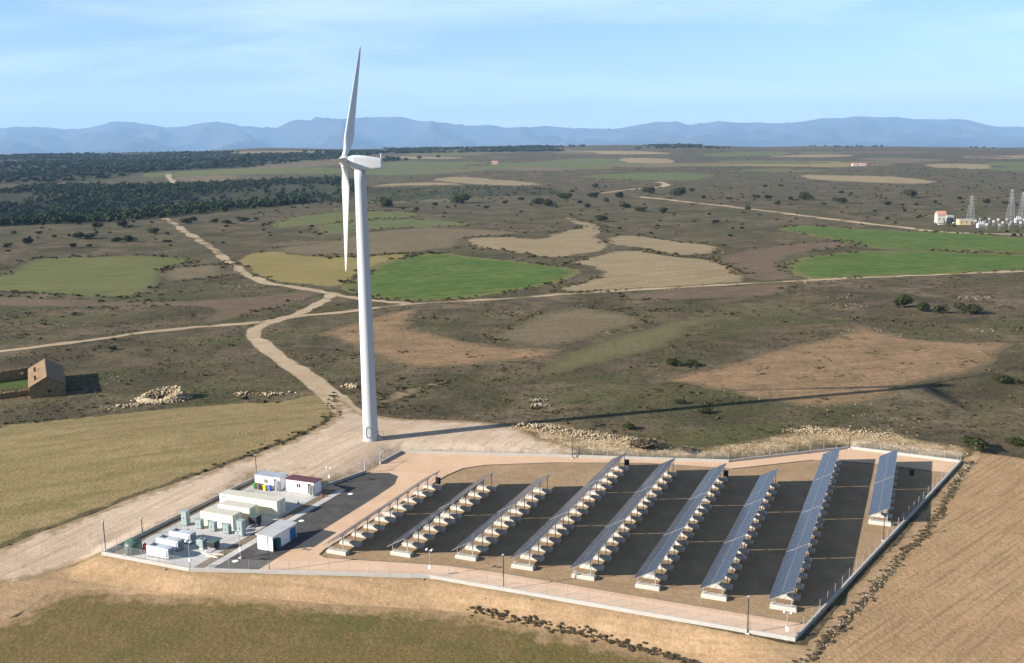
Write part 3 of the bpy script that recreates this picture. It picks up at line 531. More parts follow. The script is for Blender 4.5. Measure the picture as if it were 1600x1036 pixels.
# ------------------------------------------------------------------ wind turbine
def turbine():
    b = ground([(579.5, 687)])[0]; HUB = 60.1
    t = thing('wind_turbine', 'tall white three-bladed wind turbine on a tapering tubular tower beside the fenced plant', 'wind turbine', tuple(b)); z0 = b[2]
    prof = [(2.35, -0.3), (2.35, 0.12), (1.62, 0.13)] + [(1.60 - 0.48 * k / 12, 0.14 + (HUB - z0 - 1.95) * k / 12) for k in range(13)]
    base = MB().lathe([(1.78, -0.4), (1.78, 0.07), (1.74, 0.10)], 36).build('foundation_ring', M['kerb_concrete'], t)
    H = HUB - z0 - 1.85
    tw = MB().lathe([(1.60 - 0.47 * k / 24, 0.1 + H * k / 24) for k in range(25)], 40).build('tower', M['tower_white'], t, True)
    for h in (H * 0.34, H * 0.68): r = 1.60 - 0.47 * h / H; MB().lathe([(r + .012, h - .06), (r + .02, h), (r + .012, h + .06)], 40).build('flange', M['tower_white'], tw, True)
    # oval door facing the camera side, and door landing with rail on the far side
    def oval(a0, w, h, zc, mat, name, depth):
        mb = MB(); n = 20; vs = []
        for k in range(n):
            u = 2 * math.pi * k / n; y = w / 2 * math.copysign(abs(math.cos(u)) ** .6, math.cos(u)); z = zc + h / 2 * math.copysign(abs(math.sin(u)) ** .6, math.sin(u)); R = 1.585 + depth; an = a0 + y / R; vs.append((R * math.cos(an), R * math.sin(an), z))
        mb.add(vs, [tuple(range(n))]); return mb.build(name, M[mat], t)
    oval(math.radians(-98), 1.15, 2.5, 2.0, 'dark_steel', 'door_frame', 0.035); oval(math.radians(-93), 0.85, 2.1, 2.0, 'tower_white', 'door', 0.06)
    st = MB()
    for k in range(4): st.box(1.55 + 0.3 * k, 1.85 + 0.3 * k, -0.6, 0.6, 0, 0.95 - 0.22 * k)
    st.build('step_block', M['kerb_concrete'], t)
    for y in (-.58, .58):
        rl = MB(); rl.tube((1.7, y, .9), (1.7, y, 2.05), .03, n=6).tube((2.75, y, .1), (2.75, y, 1.5), .03, n=6).tube((1.7, y, 2.05), (2.75, y, 1.5), .03, n=6)
        rl.build('handrail', M['dark_steel'], t)
    # nacelle, lofted along the rotor axis
    yaw = math.radians(0.5); tilt = math.radians(6); dn = Vector((math.cos(yaw), math.sin(yaw), 0)); sd = Vector((-math.sin(yaw), math.cos(yaw), 0))
    secs = [(-2.25, -0.75, 0.70, 0.75), (-2.0, -1.05, 0.95, 1.0), (-1.1, -1.6, 1.18, 1.2), (0.2, -1.85, 1.15, 1.25), (1.6, -1.85, 0.98, 1.25), (3.0, -1.75, 0.74, 1.2), (4.4, -1.62, 0.46, 1.12), (4.62, -1.5, 0.36, 1.0)]
    mb = MB(); vs = []; n = 20
    for x, zb, zt, w in secs:
        for k in range(n):
            u = 2 * math.pi * (k + .5) / n; cu, su = math.cos(u), math.sin(u); e = 0.28
            y = w * math.copysign(abs(cu) ** e, cu); z = (zb + zt) / 2 + (zt - zb) / 2 * math.copysign(abs(su) ** e, su); p = dn * x + sd * y; vs.append((p.x, p.y, HUB - z0 + z))
    fs = [(i * n + k, i * n + (k + 1) % n, (i + 1) * n + (k + 1) % n, (i + 1) * n + k) for i in range(len(secs) - 1) for k in range(n)] + [tuple(range(n))[::-1], tuple(range((len(secs) - 1) * n, len(secs) * n))]
    nac = mb.add(vs, fs).build('nacelle', M['blade_white'], t)
    p = dn * 4.35; MB().tube((p.x, p.y, HUB - z0 + .4), (p.x, p.y, HUB - z0 + 1.5), .05, n=6).tube((p.x, p.y - .25, HUB - z0 + 1.3), (p.x, p.y + .25, HUB - z0 + 1.3), .04, n=6).build('wind_vane', M['white_paint'], nac)
    # hub and blades
    a = (-dn * math.cos(tilt) + Vector((0, 0, math.sin(tilt)))).normalized(); hc = -dn * 3.15 + Vector((0, 0, HUB - z0)); up = Vector((0, 0, 1)); s = a.cross(up).normalized(); u = s.cross(a)
    mb = MB(); n = 24; vs = []; prof = [(-0.95, .92), (-.5, 1.02), (.1, 1.0), (.6, .82), (1.05, .5), (1.35, .18)]
    for x, r in prof:
        for k in range(n): w = 2 * math.pi * k / n; vs.append(hc + a * x + s * math.cos(w) * r + u * math.sin(w) * r)
    mb.add(vs, [(i * n + k, i * n + (k + 1) % n, (i + 1) * n + (k + 1) % n, (i + 1) * n + k) for i in range(len(prof) - 1) for k in range(n)] + [tuple(range(n))[::-1], tuple(range((len(prof) - 1) * n, len(prof) * n))]).build('hub', M['blade_white'], t, True)
    SCL = 28.0 / 25.6; cone = math.radians(0.5)
    for kb in range(3):
        th = math.radians(31) + kb * 2 * math.pi / 3; d0 = u * math.cos(th) + s * math.sin(th); d = (d0 * math.cos(cone) + a * math.sin(cone)).normalized(); tg = a.cross(d).normalized()
        mb = MB(); vs = []; n = 18; st = [(0.6, 1.05, 1.0), (1.6, 1.05, 1.0), (2.6, 1.3, .72), (3.8, 1.85, .42), (5.0, 2.15, .28), (7, 1.98, .23), (10, 1.65, .2), (14, 1.28, .18), (18, .98, .17), (22, .68, .16), (24.6, .42, .16), (25.4, .22, .18), (25.6, .06, .3)]
        for rad, ch, tk in st:
            pit = math.radians(30 + max(0, 12 - rad) * 0.6); c = (-a * math.cos(pit) + tg * math.sin(pit)); c = (c - d * c.dot(d)).normalized(); nn = d.cross(c); pv2 = hc + d * rad * SCL
            for k in range(n):
                w = 2 * math.pi * k / n; xc = 0.5 - 0.5 * math.cos(w)          # 0 leading edge .. 1 trailing edge
                sh = math.sin(w) * (1 - (1 - tk) * 0.62 * xc if tk < .95 else 1)
                vs.append(pv2 + c * ((xc - (0.5 if tk > .95 else 0.32)) * ch) + nn * (sh * ch * tk / 2))
        mb.add(vs, [(i * n + k, i * n + (k + 1) % n, (i + 1) * n + (k + 1) % n, (i + 1) * n + k) for i in range(len(st) - 1) for k in range(n)] + [tuple(range((len(st) - 1) * n, len(st) * n))])
        bl = mb.build('blade', M['blade_white'], t, True)
        q = hc + d * .8; q2 = hc + d * 1.25; MB().tube(q, q2, .66, .62, 20).build('root_collar', M['blade_white'], bl, True)
turbine()

# ------------------------------------------------------------------ solar rows
TL, FS, LOW, HIGH = 17.45, 3.72, (-3.65, 1.55), (-0.35, 3.42)
TILT = math.atan2(HIGH[1] - LOW[1], HIGH[0] - LOW[0]); SL = math.hypot(HIGH[0] - LOW[0], HIGH[1] - LOW[1])
def solar():
    mw, ml = 0.950, SL / 2 - 0.02; pw = 17.15 / 18
    pm = MB(); x, y, bd = ml / 2, mw / 2, 0.036
    pm.add([(-x, -y, 0), (x, -y, 0), (x, y, 0), (-x, y, 0), (-x, -y, .04), (x, -y, .04), (x, y, .04), (-x, y, .04), (-x + bd, -y + bd, .04), (x - bd, -y + bd, .04), (x - bd, y - bd, .04), (-x + bd, y - bd, .04)],
           [(0, 1, 5, 4), (1, 2, 6, 5), (2, 3, 7, 6), (3, 0, 4, 7), (4, 5, 9, 8), (5, 6, 10, 9), (6, 7, 11, 10), (7, 4, 8, 11), (3, 2, 1, 0)], 1)
    pm.add([(-x + bd, -y + bd, .038), (x - bd, -y + bd, .038), (x - bd, y - bd, .038), (-x + bd, y - bd, .038)], [(0, 1, 2, 3)], 0)
    pmesh = pm.mesh('panel', [M['solar_glass'], M['aluminium']])
    foot = MB().cbox(-3.55, 0, 0, 1.15, -.05, .56, .1).mesh('footing', M['concrete'])
    fr = MB(); dx, dz = math.cos(TILT), math.sin(TILT)
    def on(s, off): return (LOW[0] + dx * s + dz * off, LOW[1] + dz * s - dx * off)
    for k in range(5):
        y = .42 + FS * k
        a = on(0.05, .12); b = on(SL - .05, .12); fr.bar((a[0], y, a[1]), (b[0], y, b[1]), .07, .12)
        fr.bar((-3.3, y, .54), (-3.3, y, on(.6, .16)[1]), .07); fr.bar((-2.5, y, .56), (-.85, y, 2.6), .05); fr.bar((-3.25, y, .58), (-2.1, y, on(1.6, .16)[1]), .05)
    for s in (.35, 1.5, 2.25, 3.4): a = on(s, .04); fr.bar((a[0], -.72, a[1]), (a[0], 16.5, a[1]), .06, .08)
    fmesh = fr.mesh('table_frame', M['galvanised']); post = MB().bar((-.68, .42, .54), (-.68, .42, 3.08), .11).box(-.82, -.54, .3, .54, .54, .58).mesh('post', M['galvanised'])
    # a pale cap profile closing each table's near end
    e0 = on(0, -.045); e1 = on(SL, -.045); cap = MB().bar((e0[0], -.76, e0[1]), (e1[0], -.76, e1[1]), .05, .09).mesh('end_profile', M['aluminium'])
    rows = [(-82.1, 125.6, 2, 'two-table row of solar panels beside the asphalt drive, tilted nearly edge-on'), (-72.3, 128.6, 2, 'two-table solar row next in from the row beside the asphalt drive'), (-62.2, 131.0, 2, 'short solar row third from the asphalt drive, neighbour of the first long row'),
            (-52.7, 130.9, 3, 'three-table solar row fourth from the asphalt drive, with a dark box at its turbine-side end'), (-43.05, 130.9, 3, 'three-table solar row fifth from the asphalt drive, glinting with pale cell lines'), (-33.35, 131.0, 3, 'three-table solar row sixth from the asphalt drive'),
            (-23.85, 131.2, 3, 'three-table solar row between the longest row and the sixth row'), (-14.4, 131.3, 4, 'longest solar row of four tables, its blue glass fully in view'), (-3.95, 168.6, 2, 'short blue solar row set back against the field-side fence')]
    for q, r, nt, lab in rows:
        t = thing('solar_array', lab, 'solar array', qr3(q, r), ROTQ, 'rows of solar panels inside the fence')
        for k in range(nt):
            y0 = k * TL
            f = link('table_frame', fmesh, t, (0, y0, 0)); link('end_profile', cap, f)
            for i in range(5): link('footing', foot, t, (0, y0 + FS * i, 0)); link('post', post, f, (0, FS * i, 0))
            for i in range(18):
                for j in (0, 1):
                    c = on((j + .5) * SL / 2, -.002); o = link('panel', pmesh, f, (c[0], -.72 + pw * (i + .5), c[1])); o.rotation_euler = (random.uniform(-.004, .004), -TILT + random.uniform(-.004, .004), 0)
solar()

# ------------------------------------------------------------------ perimeter fence with concrete plinth
def fence():
    labs = ['along the earth track behind the generators and cream containers', 'short side behind the white site cabins', 'short kinked side between the maroon-roofed cabin and the gate', None, 'short side facing the wind turbine tower, between gate and corner', 'long side facing the turbine pad, from corner to tall dark pole', 'side facing the rubble and dry bushes behind the longer solar rows', 'rising side behind the ends of the long solar rows', 'side behind the set-back blue solar row, towards the dark bush', 'long side bordering the ploughed field and stone hedgerow', 'long side along the brushy bank, from field corner to white camera post', 'side along the bank below the first solar rows', 'short side at the asphalt drive end above the meadow', 'short side in front of the white generators']
    n = len(FENCE); pm = MB().tube((0, 0, .3), (0, 0, 2.15), .032, n=6).add([(-.035, -.035, 2.14), (.035, -.035, 2.14), (.035, .035, 2.14), (-.035, .035, 2.14)], [(0, 1, 2, 3)]).mesh('post', M['galvanised'])
    for i in range(n):
        a = Vector(L2(*FENCE[i])); b = Vector(L2(*FENCE[(i + 1) % n])); d = b - a; Ls = d.length; rz = math.atan2(d.y, d.x)
        if labs[i] is None:
            t = thing('gate', 'wide two-leaf wire gate between the asphalt drive and the turbine pad', 'gate', (a.x, a.y, 0), rz)
            for s in (0, 1):
                x0, x1 = (0.1, Ls / 2 - .03) if s == 0 else (Ls / 2 + .03, Ls - .1)
                lf = MB().bar((x0, 0, .15), (x1, 0, .15), .05).bar((x0, 0, 2), (x1, 0, 2), .05).bar((x0, 0, .13), (x0, 0, 2.02), .05).bar((x1, 0, .13), (x1, 0, 2.02), .05).build('gate_leaf', M['galvanised'], t)
                MB().add([(x0, .004, .15), (x1, .004, .15), (x1, .004, 2), (x0, .004, 2)], [(0, 1, 2, 3)]).build('wire_mesh', M['fence_mesh'], lf)
                MB().box(-.09 if s == 0 else Ls - .09, .09 if s == 0 else Ls + .09, -.09, .09, 0, 2.4).build('gate_post', M['galvanised'], t)
            continue
        t = thing('mesh_fence', 'wire mesh fence ' + labs[i], 'fence', (a.x, a.y, 0), rz, 'fence sides round the plant')
        MB().cbox(-.12, Ls + .12, -.17, .17, -.6, .52 + 0.004 * (i % 3), .03).build('plinth', M['kerb_concrete'], t)
        m = max(1, round(Ls / 3.0)); st = Ls / m
        panel = MB().add([(0, 0, .40), (st, 0, .40), (st, 0, 2.1), (0, 0, 2.1)], [(0, 1, 2, 3)]).tube((0, 0, 2.08), (st, 0, 2.08), .010, n=4).tube((0, 0, .5), (st, 0, .5), .008, n=4).tube((0, 0, 1.25), (st, 0, 1.25), .008, n=4).mesh('wire_mesh', M['fence_mesh'])
        for k in range(m):
            link('wire_mesh', panel, t, (k * st, 0, 0)); link('post', pm, t, (k * st, 0, 0))
fence()
# low kerb round the panel island
def kerb():
    P = np.array([L2(*p) for p in ISLAND]); n = len(P); mb = MB()
    for i in range(n):
        if i == 8: continue
        a, b = P[i], P[(i + 1) % n]; d = (b - a) / np.linalg.norm(b - a); nr = np.array([-d[1], d[0]]) * .07
        mb.add([(*(a - nr), -.02), (*(b - nr), -.02), (*(b + nr), -.02), (*(a + nr), -.02), (*(a - nr), .12), (*(b - nr), .12), (*(b + nr), .12), (*(a + nr), .12)], [(4, 5, 6, 7), (0, 1, 5, 4), (1, 2, 6, 5), (2, 3, 7, 6), (3, 0, 4, 7)])
    kind(mb.build('kerb', plain('kerb_earth', (0.15, 0.125, 0.10, 1), rough=0.95, grime=0.5, gscale=1.2)), 'structure')
kerb()

# ------------------------------------------------------------------ poles
def poles():
    dark = MB().tube((0, 0, .12), (0, 0, 1), .055, .045, 8)
    def pole(px, h, lab, white, heads=1):
        p = ground([px])[0]; t = thing('camera_pole' if white else 'lamp_pole', lab, 'pole', (p[0], p[1], p[2]), ROTQ, 'poles standing along the fence')
        m = M['galvanised'] if white else M['dark_steel']
        MB().tube((0, 0, .1), (0, 0, h), .06 if white else .085, .045 if white else .07, 10).build('pole', m, t); MB().cbox(-.28, .28, -.28, .28, -.1, .16, .03).build('base_block', M['concrete'], t)
        if white:
            MB().bar((-.45, 0, h - .05), (.45, 0, h - .05), .06).build('cross_arm', m, t)
            for s in (-1, 1): MB().cbox(s * .42 - .1, s * .42 + .1, -.25, .2, h - .02, h + .2, .04).build('camera_housing', M['white_paint'], t)
            MB().cbox(-.17, .17, -.12, .12, 1.2, 1.75, .03).build('junction_box', M['white_paint'], t)
        else: MB().cbox(-.14, .14, -.22, .14, h - .03, h + .12, .04).build('lamp_head', M['galvanised'], t)
    pole((165.5, 863), 5.2, 'dark pole at the fence corner by the dark green tank', False); pole((421, 893), 5.4, 'dark pole with pale head in front of the white hut', False); pole((787, 921), 5.3, 'dark pole on the bank-side path below the fourth solar row', False)
    pole((1168, 990), 5.2, 'dark pole between the seventh and the longest solar row on the bank-side path', False); pole((1380, 845), 4.8, 'dark pole beside the footing of the set-back short solar row', False); pole((894, 716), 4.9, 'dark pole on the fence below the pale rubble heap', False)
    pole((1327, 701.5), 4.9, 'dark pole at the fence peak behind the longest solar row', False); pole((401, 743), 4.2, 'dark pole behind the cabin with the blue-grey roof', False); pole((223, 836), 2.9, 'short dark pole on the track-side fence near the dark green tank', False)
    pole((672, 901), 4.2, 'white camera pole on the bank-side path below the second solar row', True); pole((1229, 999), 3.7, 'white camera pole in the field-side fence corner', True); pole((297.5, 889), 4.4, 'white camera pole at the front of the concrete pad by the generators', True)
    pole((376, 872), 4.1, 'white camera pole standing between the asphalt drive and the grey cabinets', True); pole((515, 756), 3.2, 'white camera pole beside the maroon-roofed cabin', True)
poles()

# ------------------------------------------------------------------ cabins, containers, cabinets, generators and small things on the concrete pad
def corrugated(mb, x0, x1, y, z0, z1, depth, pitch, axis='x', sign=-1, m=0):
    n = max(2, int(round((x1 - x0) / pitch))); pr = []
    for k in range(n):
        u = x0 + (x1 - x0) * k / n; p = (x1 - x0) / n; pr += [(u, 0), (u + p * .38, 0), (u + p * .5, depth), (u + p * .88, depth)]
    pr.append((x1, 0)); vs = []
    for u, d in pr:
        for z in (z0, z1): vs.append((u, y - sign * d, z) if axis == 'x' else (y - sign * d, u, z))
    fs = [(2 * k, 2 * k + 2, 2 * k + 3, 2 * k + 1) if (axis == 'x') == (sign < 0) else (2 * k + 1, 2 * k + 3, 2 * k + 2, 2 * k) for k in range(len(pr) - 1)]
    mb.add(vs, fs, m)
def cabin(q0, q1, r0, r1, h, roof, label, win, door, leaf):
    t = thing('site_cabin', label, 'cabin', qr3(q0, r0), ROTQ, 'white site cabins'); W = q1 - q0; Dp = r1 - r0
    mb = MB()
    # front wall pieced round window and door openings
    (wa, wb), (da, db) = win, door; xs = [0, wa * W, wb * W, da * W, db * W, W]
    corrugated(mb, xs[0], xs[1], 0, .15, h, .03, .28); corrugated(mb, xs[2], xs[3], 0, .15, h, .03, .28); corrugated(mb, xs[4], xs[5], 0, .15, h, .03, .28)
    mb.box(xs[1], xs[2], 0, .05, .15, 1.05).box(xs[1], xs[2], 0, .05, 1.95, h).box(xs[3], xs[4], 0, .05, 2.15, h)
    corrugated(mb, 0, Dp, W, .15, h, .03, .28, 'y', 1); corrugated(mb, 0, Dp, 0, .15, h, .03, .28, 'y', -1); corrugated(mb, 0, W, Dp, .15, h, .03, .28, 'x', 1)
    mb.box(0.02, W - .02, .02, Dp - .02, .12, .16).build('wall', M['white_paint'], t)
    fr = MB()
    for x in (-.03, W - .09):
        for y in (-.03, Dp - .09): fr.box(x, x + .12, y, y + .12, 0, h)
    fr.build('corner_frame', M['galvanised'], t)
    rf = MB().box(-.12, W + .12, -.12, Dp + .12, h + .002, h + .10); nr = int(W / .6)
    for k in range(nr + 1): x = -.08 + (W + .1) * k / nr; rf.box(x, x + .06, -.12, Dp + .12, h + .102, h + .15)
    rf.build('roof', M[roof], t)
    w = MB().box(xs[1], xs[2], .06, .09, 1.05, 1.95).build('window', M['glass_dark'], t); f = MB()
    for x in (xs[1], (xs[1] + xs[2]) / 2 - .03, xs[2] - .06): f.box(x, x + .06, -.03, .055, 1.05, 1.95)
    f.box(xs[1] + .06, xs[2] - .06, -.025, .05, 1.05, 1.11).box(xs[1] + .06, xs[2] - .06, -.025, .05, 1.89, 1.95).build('window_frame', M['white_paint'], w)
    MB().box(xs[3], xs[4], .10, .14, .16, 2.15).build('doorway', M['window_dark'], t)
    d = MB().box(xs[4] + .02, xs[4] + .07, -.82, -.04, .2, 2.1).build('door', M[leaf], t); MB().bar((xs[4] - .02, -.7, 1.05), (xs[4] + .02, -.7, 1.05), .04).build('handle', M['dark_steel'], d)
cabin(-115.6, -109.75, 147.2, 149.6, 2.45, 'blue_grey_roof', 'white site cabin with blue-grey roof behind a row of waste bins', (.36, .52), (.74, .88), 'white_paint')
cabin(-108.6, -102.35, 147.2, 149.6, 2.45, 'maroon_roof', 'white site cabin with dark maroon roof beside the asphalt drive', (.38, .54), (.78, .92), 'cream_paint')
def container(q0, q1, r0, r1, h, label):
    t = thing('container', label, 'container', qr3(q0, r0), ROTQ, 'cream equipment containers on the concrete pad'); W = q1 - q0; Dp = r1 - r0; mb = MB()
    corrugated(mb, .12, W - .12, 0, .16, h - .12, .035, .42); corrugated(mb, .12, W - .12, Dp, .16, h - .12, .035, .42, 'x', 1); corrugated(mb, .12, Dp - .12, 0, .16, h - .12, .035, .42, 'y', -1); corrugated(mb, .12, Dp - .12, W, .16, h - .12, .035, .42, 'y', 1)
    mb.build('wall', M['cream_paint'], t); f = MB()
    for x in (0, W - .12):
        for y in (0, Dp - .12): f.box(x - .01, x + .13, y - .01, y + .13, .0, h)
    for z in (.02, h - .13):
        f.box(.13, W - .13, -.008, .11, z, z + .14).box(.13, W - .13, Dp - .11, Dp + .008, z, z + .14).box(-.008, .11, .13, Dp - .13, z, z + .14).box(W - .11, W + .008, .13, Dp - .13, z, z + .14)
    f.build('frame', M['cream_paint'], t)
    MB().box(.02, W - .02, .02, Dp - .02, h + .012, h + .05).build('roof', M['cream_roof'], t)
    d = MB().box(W + .012, W + .05, .2, Dp / 2 - .03, .22, h - .2).build('door', M['cream_paint'], t); MB().tube((W + .08, Dp / 2 - .2, .3), (W + .08, Dp / 2 - .2, h - .3), .025, n=6).build('lock_bar', M['galvanised'], d)
    d = MB().box(W + .012, W + .05, Dp / 2 + .03, Dp - .2, .22, h - .2).build('door', M['cream_paint'], t); MB().tube((W + .08, Dp / 2 + .2, .3), (W + .08, Dp / 2 + .2, h - .3), .025, n=6).build('lock_bar', M['galvanised'], d)
    return t, W, Dp
t, W, Dp = container(-114.7, -102.45, 136.0, 138.45, 2.6, 'long cream container, the largest, standing behind two shorter ones')
MB().box(.5, 1.0, -.02, -.004, 2.15, 2.3).box(1.05, 1.25, -.02, -.004, 2.13, 2.32).build('small_sign', M['red_paint'], t)
container(-111.9, -105.3, 132.1, 134.5, 2.35, 'short cream container between the long one and the one behind the cabinets')
t, W, Dp = container(-112.4, -105.7, 128.1, 130.55, 2.4, 'short cream container right behind the row of grey-green cabinets')
MB().box(2.6, 3.4, -.02, -.004, 1.0, 1.5).box(3.55, 3.9, -.02, -.004, 1.05, 1.45).build('small_sign', M['white_paint'], t)
def cabinet(px, w, d, h, label):
    p = ground([px])[0]; t = thing('control_cabinet', label, 'cabinet', (p[0], p[1], 0.0), ROTQ, 'grey-green cabinets on the concrete pad')
    MB().box(-w / 2 + .04, w / 2 - .04, .04, d - .04, 0, .12).build('plinth', M['louvre_dark'], t); MB().box(-w / 2, w / 2, 0, d, .12, h).build('body', M['cabinet_green'], t)
    MB().add([(-w / 2 - .06, -.06, h + .002), (w / 2 + .06, -.06, h + .002), (w / 2 + .06, d + .06, h + .002), (-w / 2 - .06, d + .06, h + .002), (-w / 2 - .06, -.06, h + .06), (w / 2 + .06, -.06, h + .06), (w / 2 + .06, d + .06, h + .1), (-w / 2 - .06, d + .06, h + .1)], [(3, 2, 1, 0), (4, 5, 6, 7), (0, 1, 5, 4), (1, 2, 6, 5), (2, 3, 7, 6), (3, 0, 4, 7)]).build('roof', M['cabinet_green'], t)
    for s in (-1, 1):
        dd = MB().box(min(s * .02, s * (w / 2 - .05)), max(s * .02, s * (w / 2 - .05)), -.025, -.003, .2, h - .1).build('door', M['cabinet_green'], t); MB().box(s * .08 - .02, s * .08 + .02, -.06, -.027, h * .5, h * .5 + .16).build('handle', M['dark_steel'], dd)
cabinet((288, 821.5), 1.1, .9, 2.5, 'tall grey-green cabinet at the track-side end of the cabinet row'); cabinet((310, 826.5), 1.15, .8, 1.55, 'low grey-green cabinet next to the tall one on the track side')
cabinet((331, 830.5), 1.15, .8, 1.55, 'middle one of the three low grey-green cabinets'); cabinet((353, 834.5), 1.15, .8, 1.55, 'low grey-green cabinet next to the tall one on the drive side'); cabinet((375, 838), 1.1, .9, 2.6, 'tall grey-green cabinet at the drive-side end of the cabinet row')
def generator(q0, r0, label, mark):
    w, d, h = 4.3, 1.45, 1.75; t = thing('generator', label, 'generator', qr3(q0, r0), ROTQ, 'white generator sets')
    MB().box(.05, w - .05, .08, d - .08, 0, .22).build('skid', M['louvre_dark'], t); MB().cbox(0, w - .55, 0, d, .22, h - .05, .05).build('canopy', M['generator_white'], t); MB().cbox(-.03, w - .56, -.03, d + .03, h - .045, h + .03, .03).build('canopy_roof', M['generator_grey'], t)
    MB().cbox(w - .548, w, 0, d, .22, h, .06).build('radiator_end', M['generator_grey'], t)
    for z in np.arange(.4, 1.5, .16): MB().box(w + .002, w + .03, .15, d - .15, z, z + .07).build('louvre', M['louvre_dark'], t)
    for z in (.5, .85, 1.2): MB().box(w - .45, w - .15, -.02, -.002, z, z + .18).build('vent', M['louvre_dark'], t)
    for x in (.55, 1.5, 2.45):
        dd = MB().box(x, x + .8, -.018, -.002, .4, h - .25).build('door', M['generator_white'], t); MB().box(x + .68, x + .74, -.045, -.02, .9, 1.02).build('handle', M['dark_steel'], dd)
    MB().box(1.65, 2.2, -.026, -.0195, 1.0, 1.2).build('small_sign', M['generator_grey'], t)
    MB().box(.4, 1.4, .3, d - .3, h + .032, h + .09).build('roof_vent', M['louvre_dark'], t); MB().tube((.9, .75, h + .05), (.9, .75, h + .4), .09, n=10).build('exhaust', M['dark_steel'], t)
generator(-111.5, 114.3, 'white generator nearest the fence, its louvred end in shade', 1); generator(-112.3, 117.4, 'white generator in the middle of the three', 2); generator(-112.4, 120.4, 'white generator nearest the row of grey-green cabinets', 3)
p = ground([(209, 863)])[0]; t = thing('storage_tank', 'squat dark green round tank in the fence corner beside the generators', 'tank', (p[0], p[1], 0))
MB().lathe([(1.3, 0), (1.34, .06), (1.34, 1.55), (1.25, 1.75), (.8, 1.98), (.35, 2.05)], 28).build('shell', M['tank_green'], t, True); MB().lathe([(.33, 2.03), (.33, 2.2), (.25, 2.24)], 16).build('lid', M['green_plastic'], t)
for z in (.5, 1.0, 1.45): MB().lathe([(1.345, z - .03), (1.37, z), (1.345, z + .03)], 28).build('band', M['tank_green'], t, True)
MB().tube((1.3, -.6, .1), (1.3, -.6, 1.5), .06, n=8).tube((1.3, -.6, 1.5), (.9, -.4, 1.85), .06, n=8).box(1.2, 1.5, -.75, -.45, .2, .7).build('filler_pipe', M['galvanised'], t)
def gas(px, r, h, lab, z=0.0):
    p = ground([px])[0]; t = thing('gas_bottle', lab, 'gas bottle', (p[0], p[1], z)); MB().lathe([(r * .92, 0), (r, .05), (r, h * .75), (r * .7, h * .9), (r * .3, h)], 16).build('body', M['red_paint'], t, True); MB().tube((0, 0, h - .02), (0, 0, h + .12), .05, n=8).build('valve', M['dark_steel'], t)
gas((227, 860), .32, 1.25, 'red gas bottle standing behind the generator nearest the fence'); gas((503, 777), .14, .62, 'small red fire extinguisher on the pad corner by the maroon-roofed cabin')
p = ground([(312, 858)])[0]; t = thing('fuel_cube', 'pale grey-green box tank beside the black trailer box', 'tank', (p[0], p[1], 0), ROTQ); MB().cbox(-.65, .65, 0, 1.2, .15, 1.5, .1).build('body', M['cabinet_green'], t); MB().box(-.7, .7, -.04, 1.24, 0, .14).build('pallet', M['timber'], t); MB().lathe([(.2, 1.49), (.2, 1.6)], 14, cy=.6).build('cap', M['black_plastic'], t)
def blackbox(px, lab, w, d, h, bars):
    p = ground([px])[0]; t = thing('trailer_box', lab, 'trailer', (p[0], p[1], 0), ROTQ); MB().cbox(-w / 2, w / 2, 0, d, .42, h, .08).build('body', M['black_plastic'], t); MB().box(-w / 2 - .03, w / 2 + .03, -.03, d + .03, h + .003, h + .06).build('lid', M['tank_green'], t)
    for x in (-w / 2 - .12, w / 2 + .12):
        wh = MB().tube((x - .09, d / 2, .28), (x + .09, d / 2, .28), .28, n=16).build('wheel', M['black_plastic'], t); MB().tube((x - .1, d / 2, .28), (x + .1, d / 2, .28), .12, n=10).build('rim', M['galvanised'], wh)
    MB().box(-w / 2 + .05, w / 2 - .05, .1, d - .1, .3, .42).bar((0, .1, .36), (0, -1.3, .36), .1).tube((0, -1.2, 0), (0, -1.2, .5), .05, n=8).build('tow_bar', M['white_paint'], t)
blackbox((329, 860), 'black box trailer on the open concrete between generators and drive', 1.5, 1.4, 1.35, 1); blackbox((395, 823), 'black box trailer with pale bar beside the shaded end of a short cream container', 1.6, 1.4, 1.75, 1)
for k, (px, a, l) in enumerate([((322, 866), -.25, 2.6), ((331, 870), .05, 2.2), ((338, 867), .35, 2.4)]):
    p = ground([px])[0]; o = MB().box(-l / 2, l / 2, -.13, .13, .0, .1).box(-l / 2 + .1, l / 2 - .3, -.1, .12, .102, .17).build('plank', M['timber']); o.location = (p[0], p[1], .004 + .002 * k); o.rotation_euler = (0, 0, ROTQ + a); tag(o, ('longest pale plank of three lying near the black trailer box', 'short pale plank lying between two others on the concrete', 'pale plank of three lying closest to the gravel strip')[k], 'plank', 'planks lying on the pad')
def bin_(px, mat, lab):
    p = ground([px])[0]; t = thing('waste_bin', lab, 'bin', (p[0], p[1], 0), ROTQ, 'waste bins in front of the cabin')
    MB().add([(-.24, 0, .08), (.24, 0, .08), (.24, .5, .08), (-.24, .5, .08), (-.3, -.06, 1.0), (.3, -.06, 1.0), (.3, .58, 1.0), (-.3, .58, 1.0)], [(3, 2, 1, 0), (4, 5, 6, 7), (0, 1, 5, 4), (1, 2, 6, 5), (2, 3, 7, 6), (3, 0, 4, 7)]).build('body', M[mat], t)
    MB().cbox(-.33, .33, -.1, .62, 1.003, 1.1, .04).build('lid', M[mat], t)
    for s in (-.2, .2): MB().tube((s - .04, .5, .1), (s + .04, .5, .1), .1, n=10).build('wheel', M['black_plastic'], t)
